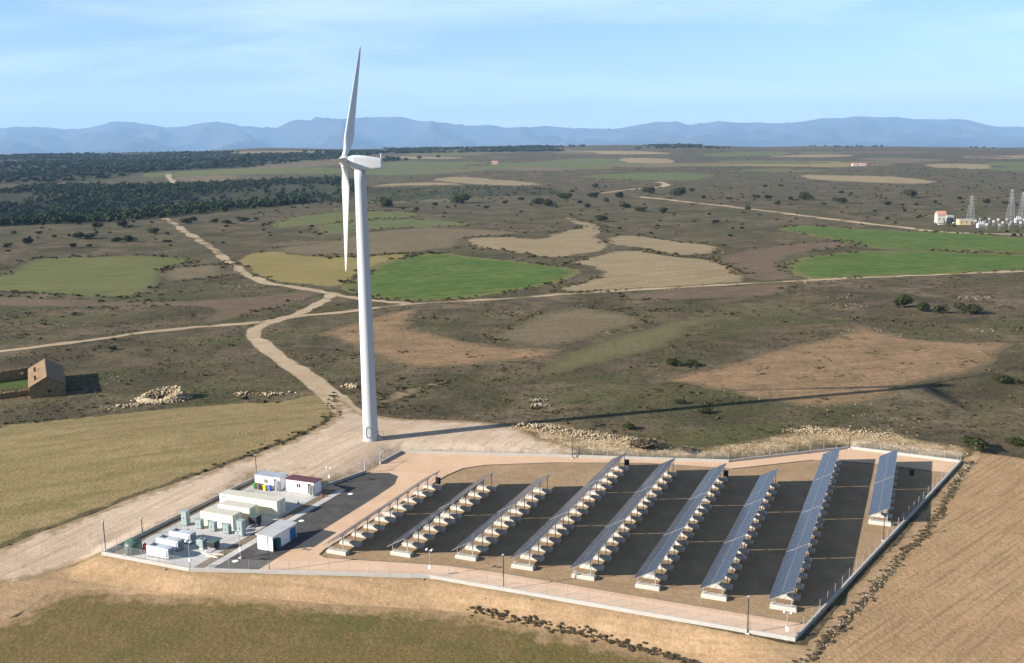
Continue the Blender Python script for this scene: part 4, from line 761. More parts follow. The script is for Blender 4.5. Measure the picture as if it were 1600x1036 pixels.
bin_((397.5, 764), 'green_plastic', 'green waste bin in front of the blue-grey roofed cabin'); bin_((403, 765), 'brown_plastic', 'dark brown waste bin next to the green bin'); bin_((407.5, 766), 'black_plastic', 'black waste bin next to the yellow bin'); bin_((413, 767), 'yellow_plastic', 'yellow waste bin in the row before the cabin'); bin_((420, 767.5), 'blue_plastic', 'blue waste bin by the cabin doorway')
p = ground([(466, 787)])[0]; t = thing('traffic_cone', 'small dark cone standing on the concrete near the long container shadow', 'cone', (p[0], p[1], 0)); MB().box(-.2, .2, -.2, .2, 0, .05).build('base', M['black_plastic'], t); MB().lathe([(.16, .05), (.04, .7)], 14).build('body', M['dark_steel'], t)
for px, lab in (((547.5, 772), 'pale round cover on the asphalt drive near the gate'), ((471, 814), 'pale round cover on the asphalt drive beyond the white hut'), ((367.5, 877), 'pale round cover on the asphalt beside the white camera pole')):
    p = ground([px])[0]; t = thing('manhole_cover', lab, 'manhole', (p[0], p[1], 0.004)); MB().lathe([(.52, -.003), (.52, .025), (.44, .03)], 20).build('rim', M['kerb_concrete'], t); MB().lathe([(.42, .028), (.42, .045), (.36, .05)], 20).build('lid', M['white_paint'], t)
def hut():
    W, Dp, h = 3.0, 6.3, 2.45; t = thing('service_hut', 'white hut with grey roof, teal corner and blue doors on the asphalt drive', 'hut', qr3(-96.75, 122.9), ROTQ)
    mb = MB(); corrugated(mb, 0, W, 0, .05, h, .02, .5); corrugated(mb, 0, Dp, 0, .05, h, .02, .5, 'y', -1); corrugated(mb, .95, 4.5, W, .05, h, .02, .5, 'y', 1); mb.box(W - .05, W, .12, .95, 2.1, h).box(W - .05, W, 4.5, 6.2, 2.1, h); corrugated(mb, 0, W, Dp, .05, h, .02, .5, 'x', 1); mb.box(W - .05, W, 6.2, Dp, .05, h); mb.build('wall', M['white_paint'], t)
    MB().add([(-.2, -.2, h + .003), (W + .2, -.2, h + .003), (W + .2, Dp + .2, h + .003), (-.2, Dp + .2, h + .003), (-.2, -.2, h + .22), (W + .2, -.2, h + .12), (W + .2, Dp + .2, h + .12), (-.2, Dp + .2, h + .22)], [(3, 2, 1, 0), (4, 5, 6, 7), (0, 1, 5, 4), (1, 2, 6, 5), (2, 3, 7, 6), (3, 0, 4, 7)]).build('roof', M['grey_roof'], t)
    MB().box(W - .1, W + .02, -.02, .118, .0, h).build('corner_post', M['teal_paint'], t)
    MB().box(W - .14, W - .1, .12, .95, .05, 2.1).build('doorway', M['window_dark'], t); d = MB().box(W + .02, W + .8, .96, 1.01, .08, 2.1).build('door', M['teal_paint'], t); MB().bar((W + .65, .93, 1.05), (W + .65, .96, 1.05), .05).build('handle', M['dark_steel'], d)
    for y in (4.52, 5.37): d = MB().box(W - .06, W - .01, y, y + .82, .06, 2.08).build('door', M['blue_door'], t); MB().bar((W - .01, y + .1, 1.05), (W + .04, y + .1, 1.05), .05).build('handle', M['galvanised'], d)
hut()
for (q, r), lab in (((-83.4, 159.8), 'dark inverter box on the turbine-side end of the row beside the asphalt drive'), ((-53.4, 182.6), 'dark inverter box on the end of the fourth solar row'), ((-34.0, 182.8), 'dark inverter box at the end of the sixth solar row'), ((-1.5, 195.6), 'dark box standing alone in the shadow beyond the set-back solar row')):
    t = thing('inverter_box', lab, 'inverter box', qr3(q, r), ROTQ, 'dark inverter boxes by the solar rows'); MB().cbox(-.45, .45, 0, .4, .5, 1.7, .04).build('body', M['louvre_dark'], t); MB().bar((-.3, .2, -.03), (-.3, .2, .52), .08).bar((.3, .2, -.03), (.3, .2, .52), .08).build('stand', M['galvanised'], t); MB().box(-.38, .38, -.03, -.003, .58, 1.6).build('door', M['black_plastic'], t)

# ------------------------------------------------------------------ stone barn, ruins and rubble
def stones_mesh(name, pos, size, mat, squash=1.0):
    pos = np.asarray(pos); n = len(pos); size = np.asarray(size); sc = np.stack([size * RNG.uniform(.8, 1.3, n), size * RNG.uniform(.8, 1.2, n), size * RNG.uniform(.7, 1.2, n) * squash], 1)
    V, F = scatter(STONES, pos, sc, RNG.uniform(0, 6.28, n)); return np_mesh(name, V, F, MATS[mat])
def barn():
    p = ground([(48, 623)])[0]; W, Ln, eh, rh = 8.4, 25.0, 3.2, 5.4; rz = math.atan2(.43, .9)
    t = thing('stone_barn', 'long tan stone barn with a pitched tile roof standing alone in the scrub', 'barn', (p[0], p[1], p[2] - .1), rz)
    mb = MB(); th = .5
    # gable end with a small window hole: pieces round the opening
    mb.box(0, 4.2, 0, th, 0, 2.0).box(5.0, W, 0, th, 0, 2.0).box(4.2, 5.0, 0, th, 0, 1.2).box(0, W, 0, th, 2.002, eh)
    for y in (0, Ln - th): mb.add([(0, y, eh + .002), (W, y, eh + .002), (W / 2, y, rh), (0, y + th, eh + .002), (W, y + th, eh + .002), (W / 2, y + th, rh)], [(0, 1, 2), (5, 4, 3), (0, 3, 4, 1), (1, 4, 5, 2), (2, 5, 3, 0)])
    mb.box(0, W, Ln - th, Ln, 0, eh).box(0, th, th, 7.4, 0, eh).box(0, th, 8.8, 16.2, 0, eh).box(0, th, 17.2, Ln - th, 0, eh).box(0, th, 7.4, 8.8, 2.3, eh).box(0, th, 16.2, 17.2, 2.0, eh).box(0, th, 16.2, 17.2, 0, 1.0).box(W - th, W, th, Ln - th, 0, eh)
    mb.build('wall', M['barn_stone'], t)
    for s in (-1, 1):
        xe = -.3 if s < 0 else W + .3; ze = eh - .16; mb = MB(); n = 26; m = 34; vs = []
        for i in range(n + 1):
            for j in range(m + 1):
                u = i / n; y = -.25 + (Ln + .5) * j / m; vs.append((xe + (W / 2 - xe) * u, y, ze + (rh + .12 - ze) * u + .05 * math.sin(j * 2.3) * .6 + .04 * (i % 2) - .12 * math.sin(math.pi * j / m) * u + random.uniform(-.02, .02)))
        mb.add(vs, [(i * (m + 1) + j, i * (m + 1) + j + 1, (i + 1) * (m + 1) + j + 1, (i + 1) * (m + 1) + j) for i in range(n) for j in range(m)])
        ro = mb.build('roof', M['roof_tile'], t)
        if s < 0:
            for y, u in ((4.0, .45), (15.5, .35)): MB().box(1.2, 1.75, y, y + .55, 2.6, 5.2).build('chimney', M['barn_stone'], ro)
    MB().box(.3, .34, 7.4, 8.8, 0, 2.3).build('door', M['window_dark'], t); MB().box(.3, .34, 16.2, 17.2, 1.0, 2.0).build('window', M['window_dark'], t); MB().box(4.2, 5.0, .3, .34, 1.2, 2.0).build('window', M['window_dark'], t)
barn()
def rough_wall(pa, pb, h, th, label, holes=()):
    a, b = ground([pa])[0], ground([pb])[0]; d = b - a; Ls = math.hypot(d[0], d[1]); t = thing('ruined_wall', label, 'wall', (a[0], a[1], min(a[2], b[2]) - .1), math.atan2(d[1], d[0]), 'ruined stone walls by the barn')
    mb = MB(); x = 0; k = 0; hs = sorted(holes)
    while x < Ls - .01:
        w = min(random.uniform(.5, .9), Ls - x); hh = h * random.uniform(.86, 1.06); hole = next((q for q in hs if q[0] <= x + w / 2 <= q[1]), None)
        if hole:
            if hole[2] > .05: mb.box(x, x + w, 0, th, 0, hole[2])
            mb.box(x, x + w, 0, th, hole[3], hh)
        else: mb.box(x, x + w, -.02 * (k % 2), th + .02 * (k % 2), 0, hh)
        x += w; k += 1
    mb.build('masonry', M['barn_stone'], t); n = int(Ls * 5); P = np.stack([RNG.uniform(0, Ls, n), RNG.uniform(-.1, th + .1, n), np.full(n, h * .93)], 1)
    kind(link('coping_stone', stones_mesh('coping_stone', P, RNG.uniform(.3, .6, n), 'barn_stone'), t), 'stuff')
rough_wall((-70, 606), (49, 589), 2.9, .5, 'shaded ruined stone wall with dark openings beyond the bright grass', holes=((9.5, 11.3, 0, 2.0), (16.4, 17.6, 1.2, 2.0)))
rough_wall((-70, 632), (47, 617), 1.5, .6, 'low stone wall joining the barn corner in front of the bright grass')
def heap(name, label, cat, pts_px, n, rad, hmax, size, mat, ring=False, group=None):
    C = ground(pts_px); c0 = C.mean(0); P = []
    for k in range(n):
        c = C[RNG.integers(0, len(C))]; a = RNG.uniform(0, 6.28)
        if ring: rr = rad * RNG.normal(.72, .16); hh = hmax * math.exp(-((rr / rad - .7) / .25) ** 2) * (0.55 + .45 * math.sin(a + .6)) * RNG.uniform(.2, 1)
        else: rr = rad * abs(RNG.normal(0, .5)); hh = hmax * max(0, 1 - (rr / rad) ** 1.3) * RNG.uniform(.1, 1)
        x, y = c[0] + rr * math.cos(a) * 1.25, c[1] + rr * math.sin(a) * .8; P.append((x - c0[0], y - c0[1], gz(x, y) + max(hh, 0) - c0[2]))
    P = np.array(P); t = thing(name, label, cat, tuple(c0), 0, group); kind(link('loose_stone', stones_mesh('loose_stone', P, RNG.uniform(size[0], size[1], n), mat), t), 'stuff')
    if not ring and hmax > .8:
        mb = MB(); mb.lathe([(rad * .9, -.2), (rad * .6, hmax * .3), (rad * .25, hmax * .55), (.05, hmax * .6)], 20); mb.build('mound', M['pale_stone'], t)
    return t
def ruin():
    t = heap('stone_ruin', 'collapsed round stone hut, a ring of pale rubble open in the middle', 'ruin', [(254, 624)], 1300, 5.4, 2.9, (.3, .85), 'pale_stone', ring=True)
    mb = MB(); n = 40; prof = [(5.6, -.3), (4.8, 1.0), (4.1, 2.0), (3.6, 2.1), (3.1, .9), (2.7, .1)]; vs = []
    for r, z in prof:
        for k in range(n):
            a = 2 * math.pi * k / n; f = .35 + .65 * (0.5 + .5 * math.sin(a + .6)) + .12 * math.sin(5 * a); vs.append((r * math.cos(a) * 1.25 + random.uniform(-.2, .2), r * math.sin(a) * .8, z * f if z > 0 else z))
    mb.add(vs, [(i * n + k, i * n + (k + 1) % n, (i + 1) * n + (k + 1) % n, (i + 1) * n + k) for i in range(len(prof) - 1) for k in range(n)]).build('wall_core', M['pale_stone'], t)
ruin()
heap('rubble_heap', 'long spill of pale rubble along the scrub edge above the turbine pad', 'rubble', [(818, 664), (840, 668), (862, 671), (885, 676), (910, 679), (930, 683)], 900, 3.2, .7, (.14, .6), 'pale_stone')
heap('rubble_heap', 'small spill of pale rubble behind the dry grey bush', 'rubble', [(955, 684), (980, 688), (1000, 690)], 300, 2.6, .6, (.14, .5), 'pale_stone')
heap('rubble_heap', 'pale broken rock strip behind the peak of the fence', 'rubble', [(1250, 674), (1275, 672), (1300, 676), (1345, 676), (1380, 680)], 420, 4.2, .3, (.12, .5), 'pale_stone')
heap('rubble_heap', 'grey stone scatter in the scrub beyond the turbine shadow', 'rubble', [(838, 626), (845, 634)], 60, 2.6, .4, (.3, .9), 'grey_stone')
heap('rubble_heap', 'pale stones beside the track bend near the tower', 'rubble', [(548, 604), (553, 606)], 40, 1.8, .8, (.4, 1.0), 'pale_stone')
heap('rubble_heap', 'line of pale stones along the upper edge of the stubble field', 'rubble', [(188, 636), (200, 635), (215, 633), (378, 616), (420, 617), (440, 616)], 160, 3.5, .4, (.3, .8), 'pale_stone')

# ------------------------------------------------------------------ substation and far houses
def substation():
    def house(name, px, w, d, h, roof, wall, rmat, label, flat=False, rz=-.05):
        p = ground([px])[0]; t = thing(name, label, 'building', (p[0], p[1], p[2] - .3), rz); mb = MB().box(-w / 2, w / 2, 0, d, 0, h + .3)
        if not flat: mb.add([(-w / 2, 0, h + .3), (-w / 2, d, h + .3), (-w / 2, d / 2, h + roof), (w / 2, 0, h + .3), (w / 2, d, h + .3), (w / 2, d / 2, h + roof)], [(0, 2, 1), (3, 4, 5)])
        mb.build('wall', M[wall], t)
        if flat: MB().box(-w / 2 - .2, w / 2 + .2, -.2, d + .2, h + .303, h + .6).build('roof', M[rmat], t)
        else:
            for s in (0, 1): y = -.4 if s == 0 else d + .4; MB().add([(-w / 2 - .3, y, h + .1), (w / 2 + .3, y, h + .1), (w / 2 + .3, d / 2, h + roof + .12), (-w / 2 - .3, d / 2, h + roof + .12), (-w / 2 - .3, y, h + .25), (w / 2 + .3, y, h + .25), (w / 2 + .3, d / 2, h + roof + .27), (-w / 2 - .3, d / 2, h + roof + .27)], [(3, 2, 1, 0), (4, 5, 6, 7), (0, 1, 5, 4), (1, 2, 6, 5), (2, 3, 7, 6), (3, 0, 4, 7)]).build('roof', M[rmat], t)
        k = max(1, int(w / 3))
        for i in range(k): x = -w / 2 + w * (i + .5) / k; MB().box(x - .45, x + .45, -.03, -.005, h * .45, h * .45 + 1.1).build('window', M['window_dark'], t)
        MB().box(w / 2 - 1.6, w / 2 - .6, -.03, -.005, .3, 2.4).build('door', M['window_dark'], t)
    house('tower_house', (1471, 349), 6.4, 6, 6.6, 2.6, 'far_white', 'far_roof', 'tall pale building with a reddish tiled roof beside the substation'); house('annex_building', (1484.5, 347), 5, 6, 4.6, .5, 'far_white', 'grey_roof', 'small white annex next to the red-roofed tower house', True); house('yellow_building', (1510, 351.5), 10.5, 6, 3.8, .5, 'far_yellow', 'grey_roof', 'low yellow building at the substation', True)
    house('farmhouse', (1337, 259.5), 13, 8, 4, 2.6, 'far_white', 'far_roof', 'white farmhouse with red roof far out on the plain', rz=0); house('farmhouse', (1349, 259.5), 14, 8, 4, 2.6, 'far_white', 'far_roof', 'second white farmhouse just beside the first far out on the plain', rz=0); house('farmhouse', (773, 257), 16, 9, 6, 3, 'far_yellow', 'far_roof', 'lone ochre farmhouse among far green fields', rz=0)
    xs = [(1524, 352), (1531, 349), (1538, 354), (1545, 349), (1552, 353), (1559, 350), (1566, 355), (1573, 350), (1580, 354), (1587, 351), (1594, 355), (1600, 350), (1541, 358), (1561, 359), (1577, 358), (1608, 355), (1616, 351)]
    proto = None
    for i, px in enumerate(xs):
        p = ground([px])[0]
        if proto is None:
            t = thing('switchgear', 'white-topped switchgear post in the substation yard', 'switchgear', (0, 0, 0), 0, 'switchgear posts in the substation yard')
            parts = [MB().bar((-.6, 0, -.3), (-.6, 0, 3), .22).bar((.6, 0, -.3), (.6, 0, 3), .22).bar((-.9, 0, 3), (.9, 0, 3), .25).build('stand', M['galvanised'], t)]
            for x in (-.7, 0, .7): parts.append(MB().lathe([(.22, 3.1), (.32, 3.3), (.2, 3.5), (.32, 3.8), (.2, 4.1), (.3, 4.4), (.15, 4.8)], 10, cx=x).build('insulator', M['insulator'], t))
            proto = t
        else:
            t = proto.copy(); COL.objects.link(t)
            for o in parts: c = o.copy(); COL.objects.link(c); c.parent = t
        t.location = tuple(p); t.rotation_euler = (0, 0, .3 * math.sin(i)); t.scale = (.85, .85, .85)
    for px, lab in (((1533, 356), 'big grey transformer nearest the yellow building'), ((1592, 348), 'grey-green transformer among the switchgear posts')):
        p = ground([px])[0]; t = thing('transformer', lab, 'transformer', (p[0], p[1], p[2] - .1)); MB().cbox(-2.4, 2.4, 0, 2.6, 0, 3.2, .2).build('tank', M['generator_grey'], t)
        for k in range(7): x = -2.1 + .65 * k; MB().box(x, x + .3, -.7, -.01, .5, 2.7).build('cooling_fin', M['galvanised'], t)
        for x in (-1.3, 0, 1.3): MB().lathe([(.25, 3.2), (.4, 3.5), (.2, 3.9), (.36, 4.2), (.1, 4.9)], 10, cx=x, cy=1.3).build('bushing', M['insulator'], t)
    def lattice(px, h, lab):
        p = ground([px])[0]; t = thing('lattice_pylon', lab, 'pylon', (p[0], p[1], p[2] - .2), .2, 'pylons by the substation'); mb = MB(); n = 8
        for k in range(n):
            z0, z1 = h * k / n, h * (k + 1) / n; w0, w1 = 2.4 * (1 - .8 * k / n), 2.4 * (1 - .8 * (k + 1) / n)
            c0 = [(-w0, -w0, z0), (w0, -w0, z0), (w0, w0, z0), (-w0, w0, z0)]; c1 = [(-w1, -w1, z1), (w1, -w1, z1), (w1, w1, z1), (-w1, w1, z1)]
            for i in range(4): mb.bar(c0[i], c1[i], .07); mb.bar(c0[i], c1[(i + 1) % 4], .035); mb.bar(c0[(i + 1) % 4], c1[i], .035); mb.bar(c1[i], c1[(i + 1) % 4], .035)
        mb.build('lattice_body', M['generator_grey'], t)
        for z, w in ((h * .72, 5.5), (h * .84, 4.6), (h * .95, 3.6)): MB().bar((-w, 0, z), (w, 0, z), .09).bar((-w, 0, z), (0, 0, z + 1.2), .05).bar((w, 0, z), (0, 0, z + 1.2), .05).build('cross_arm', M['galvanised'], t)
    lattice((1516, 346), 20, 'lattice pylon behind the yellow building'); lattice((1578, 347), 25, 'tall lattice pylon amid the switchgear posts'); lattice((1596, 345), 22, 'lattice pylon at the outer end of the substation')
    for px, lab in (((1471.5, 352), 'white car parked before the red-roofed tower house'), ((1494, 349.5), 'white car parked between the annex and the yellow building')):
        p = ground([px])[0]; t = thing('parked_car', lab, 'car', tuple(p), .1); MB().cbox(-2.1, 2.1, 0, 1.75, .35, .95, .12).build('body', M['insulator'], t); MB().add([(-1.5, .08, .96), (1.2, .08, .96), (1.2, 1.67, .96), (-1.5, 1.67, .96), (-1.0, .25, 1.5), (.6, .25, 1.5), (.6, 1.5, 1.5), (-1.0, 1.5, 1.5)], [(4, 5, 6, 7), (0, 1, 5, 4), (1, 2, 6, 5), (2, 3, 7, 6), (3, 0, 4, 7)]).build('cab_glass', M['glass_dark'], t); MB().box(-.98, .58, .27, 1.48, 1.503, 1.54).build('roof', M['insulator'], t)
        for x in (-1.3, 1.3):
            for y in (.0, 1.6): MB().tube((x, y - .05, .33), (x, y + .2, .33), .33, n=12).build('wheel', M['black_plastic'], t)
substation()

# ------------------------------------------------------------------ shrubs one can tell apart
def shrubs():
    prot = []
    for k in range(5):
        V, F = leaf_blob(900, 7, .034, 40 + k, .8, .5); prot.append((np_mesh('foliage', V, F, M['evergreen']), MB().tube((0, 0, -.05), (0, 0, .22), .04, .03, 7).tube((0, 0, .15), (.14, .05, .4), .025, .015, 5).tube((0, 0, .12), (-.12, .1, .4), .025, .015, 5).tube((0, 0, .15), (.02, -.14, .38), .025, .015, 5).mesh('stem', M['brown_plastic'])))
    V, F = leaf_blob(800, 7, .03, 77, .6, .4); dry = (np_mesh('foliage', V, F, M['dry_brush']), prot[0][1])
    def put(px, w, lab, hr=.75, d=None, mesh=None, rz=None):
        p = ground([px])[0]; ppm = FPX / (p[1] * math.cos(PITCH) + (CAM_H - p[2]) * math.sin(PITCH)); s = w / ppm * 1.12
        t = thing('shrub', lab, 'shrub', (p[0], p[1] + s * .25, gz(p[0], p[1] + s * .25)), RNG.uniform(0, 6.28) if rz is None else rz, 'evergreen shrubs dotted over the scrubland' if mesh is None else 'dry grey bushes by the fence')
        a, b = mesh or prot[RNG.integers(0, 5)]; o = link('foliage', a, t); o.scale = (s, s * (d or .9), s * hr); o2 = link('stem', b, t); o2.scale = (s, s, s * hr)
    put((1414, 482), 36, 'largest dark evergreen shrub at the head of a row of four on the open scrub'); put((1444, 488), 27, 'second dark shrub in the row of four on the open scrub'); put((1472, 491), 23, 'smallest dark shrub in the row of four on the open scrub', .85); put((1517, 492), 40, 'broad dark double-crowned shrub set apart at the end of the row of four', .6)
    put((1531, 708), 48, 'big dark bush on the rocks at the ploughed field corner', .6); put((1594, 699), 40, 'flat dark green bush on the rocks beyond the big field-corner bush', .4); put((985, 673), 26, 'dark bush just above the pale rubble and dry grey bush', .5); put((1105, 648), 26, 'low green bush beside the tower shadow', .45); put((1054, 573), 30, 'dark flat bush at the pointed end of the reddish field', .5); put((1083, 573), 26, 'reddish dark bush next to the flat bush at the reddish field', .5); put((1575, 600), 42, 'low green shrub beyond the rotor shadow', .35); put((1062, 632), 20, 'small dark bush inside the tower shadow', .5)
    put((1008, 710), 78, 'wide dry grey bush against the fence behind the long solar rows', .32, .55, dry, 0.2); put((1078, 712), 34, 'small dry grey bush beside the wide one at the fence', .45, .8, dry)
    put((939, 347), 24, 'dark shrub alone at the top of the winding straw field', .6)
    for x, y, w in [(720, 318, 42), (842, 321, 26), (882, 313, 24), (918, 325, 16), (928, 309, 20), (970, 309, 18), (977, 325, 20), (1002, 331, 20), (1037, 333, 20), (1014, 303, 20), (1063, 306, 24), (604, 325, 30), (857, 323, 20), (894, 301, 12), (931, 293, 15), (905, 318, 12), (948, 316, 12), (1182, 310, 13), (1200, 311, 14), (1260, 313, 24), (1215, 320, 13), (1315, 318, 18), (1316, 302, 10), (1169, 329, 13), (1187, 337, 8), (1119, 349, 13), (1236, 313, 11), (1425, 309, 26), (1387, 322, 13), (1411, 322, 9), (1433, 321, 10), (1287, 320, 9), (1196, 293, 10), (1220, 292, 9), (1330, 304, 8), (1545, 318, 14), (1500, 312, 10), (1573, 320, 12), (1462, 318, 9), (1082, 300, 10), (1100, 310, 9), (1140, 312, 10),
                    (237, 366, 19), (289, 350, 19), (301, 346, 16), (191, 355, 24), (151, 357, 17), (120, 374, 24), (140, 373, 24), (40, 382, 19), (180, 379, 22), (200, 378, 20), (138, 387, 12), (112, 388, 14), (11, 385, 14), (335, 348, 15), (352, 350, 15), (378, 347, 20), (83, 372, 12), (60, 366, 12), (20, 366, 12), (400, 344, 10), (412, 352, 9), (560, 318, 14), (650, 330, 14), (680, 322, 12), (760, 326, 10), (790, 318, 11), (815, 314, 13)]:
        put((x, y), w, 'dark evergreen shrub on the open scrub between the olive-green field and wooded valley' if x < 450 else 'dark evergreen shrub on the open scrub above the winding straw fields' if x < 1010 else 'dark evergreen shrub out on the plain beyond the pale track to the substation' if (y - 306) < (x - 985) * .117 else 'dark evergreen shrub between the substation track and straw fields', RNG.uniform(.5, .8))
    for x, y, w, lab in [(115, 493, 12, 'small dark shrub alone on the dark strip left of the track junction'), (68, 508, 9, 'tiny dark shrub above the cross-country track'), (174, 547, 14, 'dark shrub on the slope between the barn and the cross-country track')]: put((x, y), w, lab.replace(' left of', ' beside'), .6)
shrubs()

# ------------------------------------------------------------------ woods, brush, tufts and stones too many to count
def polar_points(n, r0, r1, a=0.56, power=1.0):
    u = RNG.random(n); r = (r0 ** power + u * (r1 ** power - r0 ** power)) ** (1 / power); t = np.arctan(RNG.uniform(-a, a, n)); x, y = r * np.sin(t), r * np.cos(t); return np.stack([x, y, hgt(x, y)], 1)
def in_px(P, polys):
    px = project(P); m = np.zeros(len(P), bool)
    for q in polys: m |= inside(px, np.array(q, float))
    return m
def noise_mask(P, lam, thr): return waves(P[:, 0], P[:, 1], lam) + .6 * waves(P[:, 1], P[:, 0], lam * .37) > thr
def woods():
    prot = [leaf_blob(70, 6, .13, 90 + k, 1.0, .6) for k in range(4)]
    P = polar_points(40000, 820, 2300, .60, 1.4); m = in_px(P, [[(-200, 302), (0, 299), (60, 291), (200, 290), (300, 289), (420, 283), (530, 277), (568, 292), (535, 316), (480, 318), (350, 331), (200, 346), (0, 354), (-200, 364)]]); P = P[m]
    dens = waves(P[:, 0], P[:, 1], 260) * .5 + .75 - .35 * (project(P)[:, 0] > 490); P = P[RNG.random(len(P)) < dens]
    P = P[:9000]; s = RNG.uniform(4.5, 9.5, len(P)); V, F = scatter(prot, P, np.stack([s, s, s * RNG.uniform(.8, 1.05, len(P))], 1), RNG.uniform(0, 6.28, len(P))); o = kind(link('woodland', np_mesh('woodland', V, F, M['pine'])), 'stuff'); tag(o, 'dark evergreen wood filling the valley beyond the track', 'woodland')
    P = polar_points(30000, 1900, 5600, .60, 1.5); m = in_px(P, [[(-200, 247), (0, 244), (150, 240), (300, 239), (420, 237), (560, 236), (620, 237), (540, 248), (470, 252), (400, 261), (240, 268), (150, 282), (0, 287), (-200, 292)], [(540, 250), (600, 247), (690, 246), (560, 256)], [(600, 233), (900, 228), (1180, 225), (1180, 233), (900, 236), (620, 240)], [(1180, 226), (1700, 222), (1700, 234), (1180, 234)]]); P = P[m]; P = P[RNG.random(len(P)) < .7 + .5 * waves(P[:, 0], P[:, 1], 600) - .75 * (P[:, 0] > 200) - .4 * (P[:, 0] > 900)]
    P = P[:6500]; s = RNG.uniform(8, 15, len(P)); V, F = scatter([leaf_blob(40, 5, .17, 95 + k, .9, .6) for k in range(3)], P, np.stack([s * 1.3, s * 1.3, s * .8], 1), RNG.uniform(0, 6.28, len(P))); o = kind(link('woodland', np_mesh('woodland', V, F, M['pine'])), 'stuff'); tag(o, 'far belt of dark woodland on the plateau under the mountains', 'woodland')
    P = polar_points(30000, 700, 4200, .60, 1.2); px = project(P); m = (region_of(P[:, :2]) < 0) | in_px(P, [[(570, 296), (640, 293), (740, 290), (860, 294), (870, 304), (760, 308), (640, 314), (575, 315)]]); dense = in_px(P, [[(570, 296), (640, 293), (740, 290), (860, 294), (870, 304), (760, 308), (640, 314), (575, 315)]])
    keep = m & (dense | (RNG.random(len(P)) < .10)); P = P[keep]; s = RNG.uniform(1.4, 3.6, len(P)); V, F = scatter([leaf_blob(26, 4, .17, 105 + k, .7, .5) for k in range(3)], P, np.stack([s * 1.3, s * 1.2, s * .8], 1), RNG.uniform(0, 6.28, len(P))); o = kind(link('scrub_growth', np_mesh('scrub_growth', V, F, M['evergreen'])), 'stuff'); tag(o, 'scattered low dark scrub over the far open ground', 'scrub')
woods()
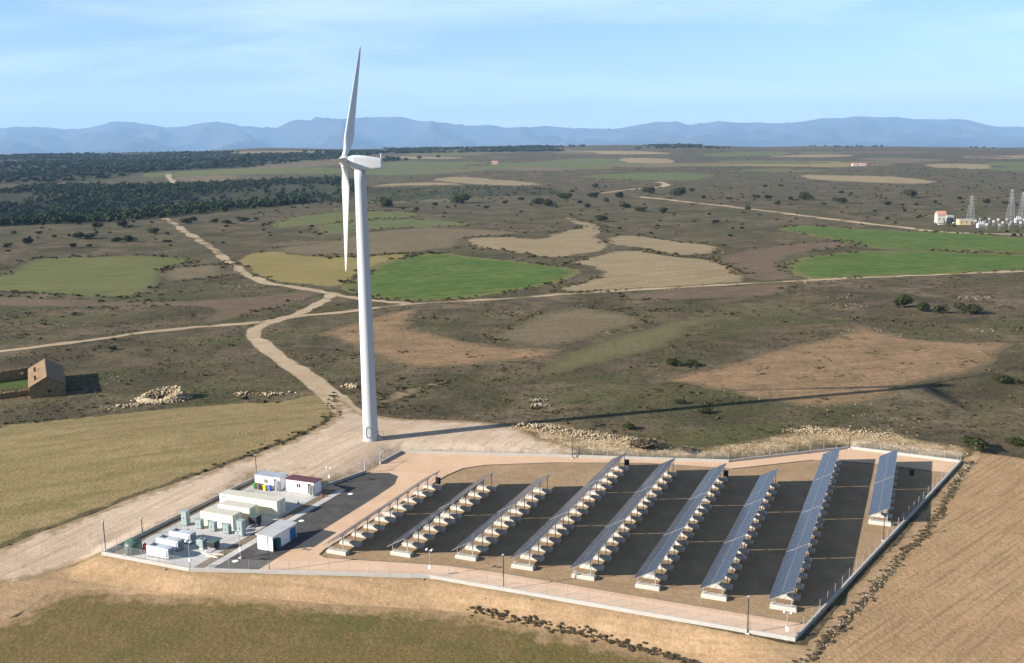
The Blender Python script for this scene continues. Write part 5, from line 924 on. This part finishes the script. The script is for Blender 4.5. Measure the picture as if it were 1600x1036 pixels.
def tufts():
    prot = [leaf_blob(9, 3, .2, 120 + k, .7, .3) for k in range(6)]
    P = polar_points(60000, 125, 620, .60, 1.5); rg = region_of(P[:, :2]); P = P[rg < 0]; P = P[noise_mask(P, 36, RNG.normal(0.1, .55, len(P)))][:19000]
    s = np.clip(RNG.lognormal(-1.05, .55, len(P)), .15, 1.7); V, F = scatter(prot, P, np.stack([s * 1.5, s * 1.5, s * .75], 1), RNG.uniform(0, 6.28, len(P))); o = kind(link('scrub_tufts', np_mesh('scrub_tufts', V, F, M['tuft'])), 'stuff'); tag(o, 'low thorny tufts covering the grey-brown scrubland', 'scrub')
    # dark weeds in the reddish fields
    names = [k for k, r in enumerate(REG) if r[1] == 'red_earth']; P = polar_points(16000, 190, 420, .56, 1.5); rg = region_of(P[:, :2]); P = P[np.isin(rg, names)]; P = P[noise_mask(P, 16, .75)]
    s = RNG.uniform(.4, 1.1, len(P)); V, F = scatter(prot, P, np.stack([s * 1.7, s * 1.1, s * .5], 1), RNG.normal(0, .3, len(P))); o = kind(link('field_weeds', np_mesh('field_weeds', V, F, M['weed'])), 'stuff'); tag(o, 'dark weeds in clumps on the reddish fields', 'weeds')
    # brush along the foot of the bank and the stone hedgerow of the ploughed field
    def along(px, step, spread):
        C = ground(px)[:, :2]; out = []
        for i in range(len(C) - 1):
            d = C[i + 1] - C[i]; n = max(1, int(np.linalg.norm(d) / step))
            for k in range(n): out.append(C[i] + d * RNG.random() + RNG.normal(size=2) * spread)
        out = np.array(out); return np.column_stack([out, hgt(out[:, 0], out[:, 1])])
    bl = [leaf_blob(80, 5, .1, 130 + k, .7, .4) for k in range(4)]
    A = along([(733, 952), (790, 964), (860, 980), (920, 992), (980, 1008), (1060, 1030), (1130, 1048)], .12, .45); s = RNG.uniform(.25, .95, len(A)); V, F = scatter(bl, A, np.stack([s, s, s * .5], 1), RNG.uniform(0, 6.28, len(A))); o = kind(link('brush', np_mesh('brush', V, F, M['weed'])), 'stuff'); tag(o, 'ragged dark brush along the foot of the earth bank above the meadow', 'brush')
    HG = [(1518, 722), (1500, 742), (1474, 792), (1446, 832), (1402, 876), (1350, 938), (1300, 990), (1244, 1050)]
    A = along(HG, .16, .4); s = RNG.uniform(.3, .85, len(A)); V, F = scatter(bl, A, np.stack([s, s, s * .45], 1), RNG.uniform(0, 6.28, len(A))); o = kind(link('hedgerow_weeds', np_mesh('hedgerow_weeds', V, F, M['weed'])), 'stuff'); tag(o, 'dark weeds growing through the stone row beside the ploughed field', 'weeds')
    A = along(HG, .085, .32); o = kind(link('stone_row', stones_mesh('stone_row', A, RNG.uniform(.1, .46, len(A)) * (.55 + .45 * np.sin(A[:, 1] * .11)), 'grey_stone')), 'stuff'); tag(o, 'row of pale field stones between the plant fence and the ploughed field', 'stones')
    # loose stones: in the scrub, on field edges, on the ploughed field and the rocky rim
    P = polar_points(30000, 130, 700, .60, 1.4); rg = region_of(P[:, :2]); rim = [k for k, r in enumerate(REG) if r[1] == 'rim']; pl = [k for k, r in enumerate(REG) if r[1] in ('plough', 'bank')]
    keep = ((rg < 0) & noise_mask(P, 50, 1.25)) | (np.isin(rg, rim) & (RNG.random(len(P)) < .9)) | (np.isin(rg, pl) & (RNG.random(len(P)) < .05)); P = P[keep]
    e = []
    for k, r in enumerate(REG):
        if r[1] in ('straw', 'bright_green', 'fallow', 'red_earth', 'olive_straw') and np.hypot(*r[2].mean(0)) < 800:
            q = r[2][RNG.integers(0, len(r[2]), 90)]; q = q + RNG.normal(size=q.shape) * np.hypot(q[:, 0], q[:, 1])[:, None] * .003; e.append(q[waves(q[:, 1], q[:, 0], 55) > .6])
    e = np.concatenate(e); P = np.concatenate([P, np.column_stack([e, hgt(e[:, 0], e[:, 1])])]); D = np.hypot(P[:, 0], P[:, 1]); o = kind(link('loose_stones', stones_mesh('loose_stones', P, RNG.uniform(.12, .5, len(P)) * np.clip(D / 240, .8, 1.8), 'grey_stone')), 'stuff'); tag(o, 'pale loose stones strewn over scrub and field margins', 'stones')
    # dark growth on the field margins
    e = []
    for k, r in enumerate(REG):
        if r[1] in ('straw', 'bright_green', 'fallow', 'olive_straw', 'olive_green', 'brown_earth', 'green', 'stubble') and np.hypot(*r[2].mean(0)) < 1100:
            n = min(260, len(r[2]) * 3); q = r[2][RNG.integers(0, len(r[2]), n)]; q = q + RNG.normal(size=q.shape) * np.hypot(q[:, 0], q[:, 1])[:, None] * .004; e.append(q[waves(q[:, 0], q[:, 1], 70) > -.15])
    e = np.concatenate(e); P = np.column_stack([e, hgt(e[:, 0], e[:, 1])]); D = np.hypot(P[:, 0], P[:, 1]); s = RNG.uniform(.5, 1.4, len(P)) * np.clip(D / 300, .5, 2); V, F = scatter(prot, P, np.stack([s * 1.6, s * 1.4, s * .7], 1), RNG.uniform(0, 6.28, len(P))); o = kind(link('margin_scrub', np_mesh('margin_scrub', V, F, M['tuft'])), 'stuff'); tag(o, 'uncut dark growth along the field margins', 'scrub')
tufts()
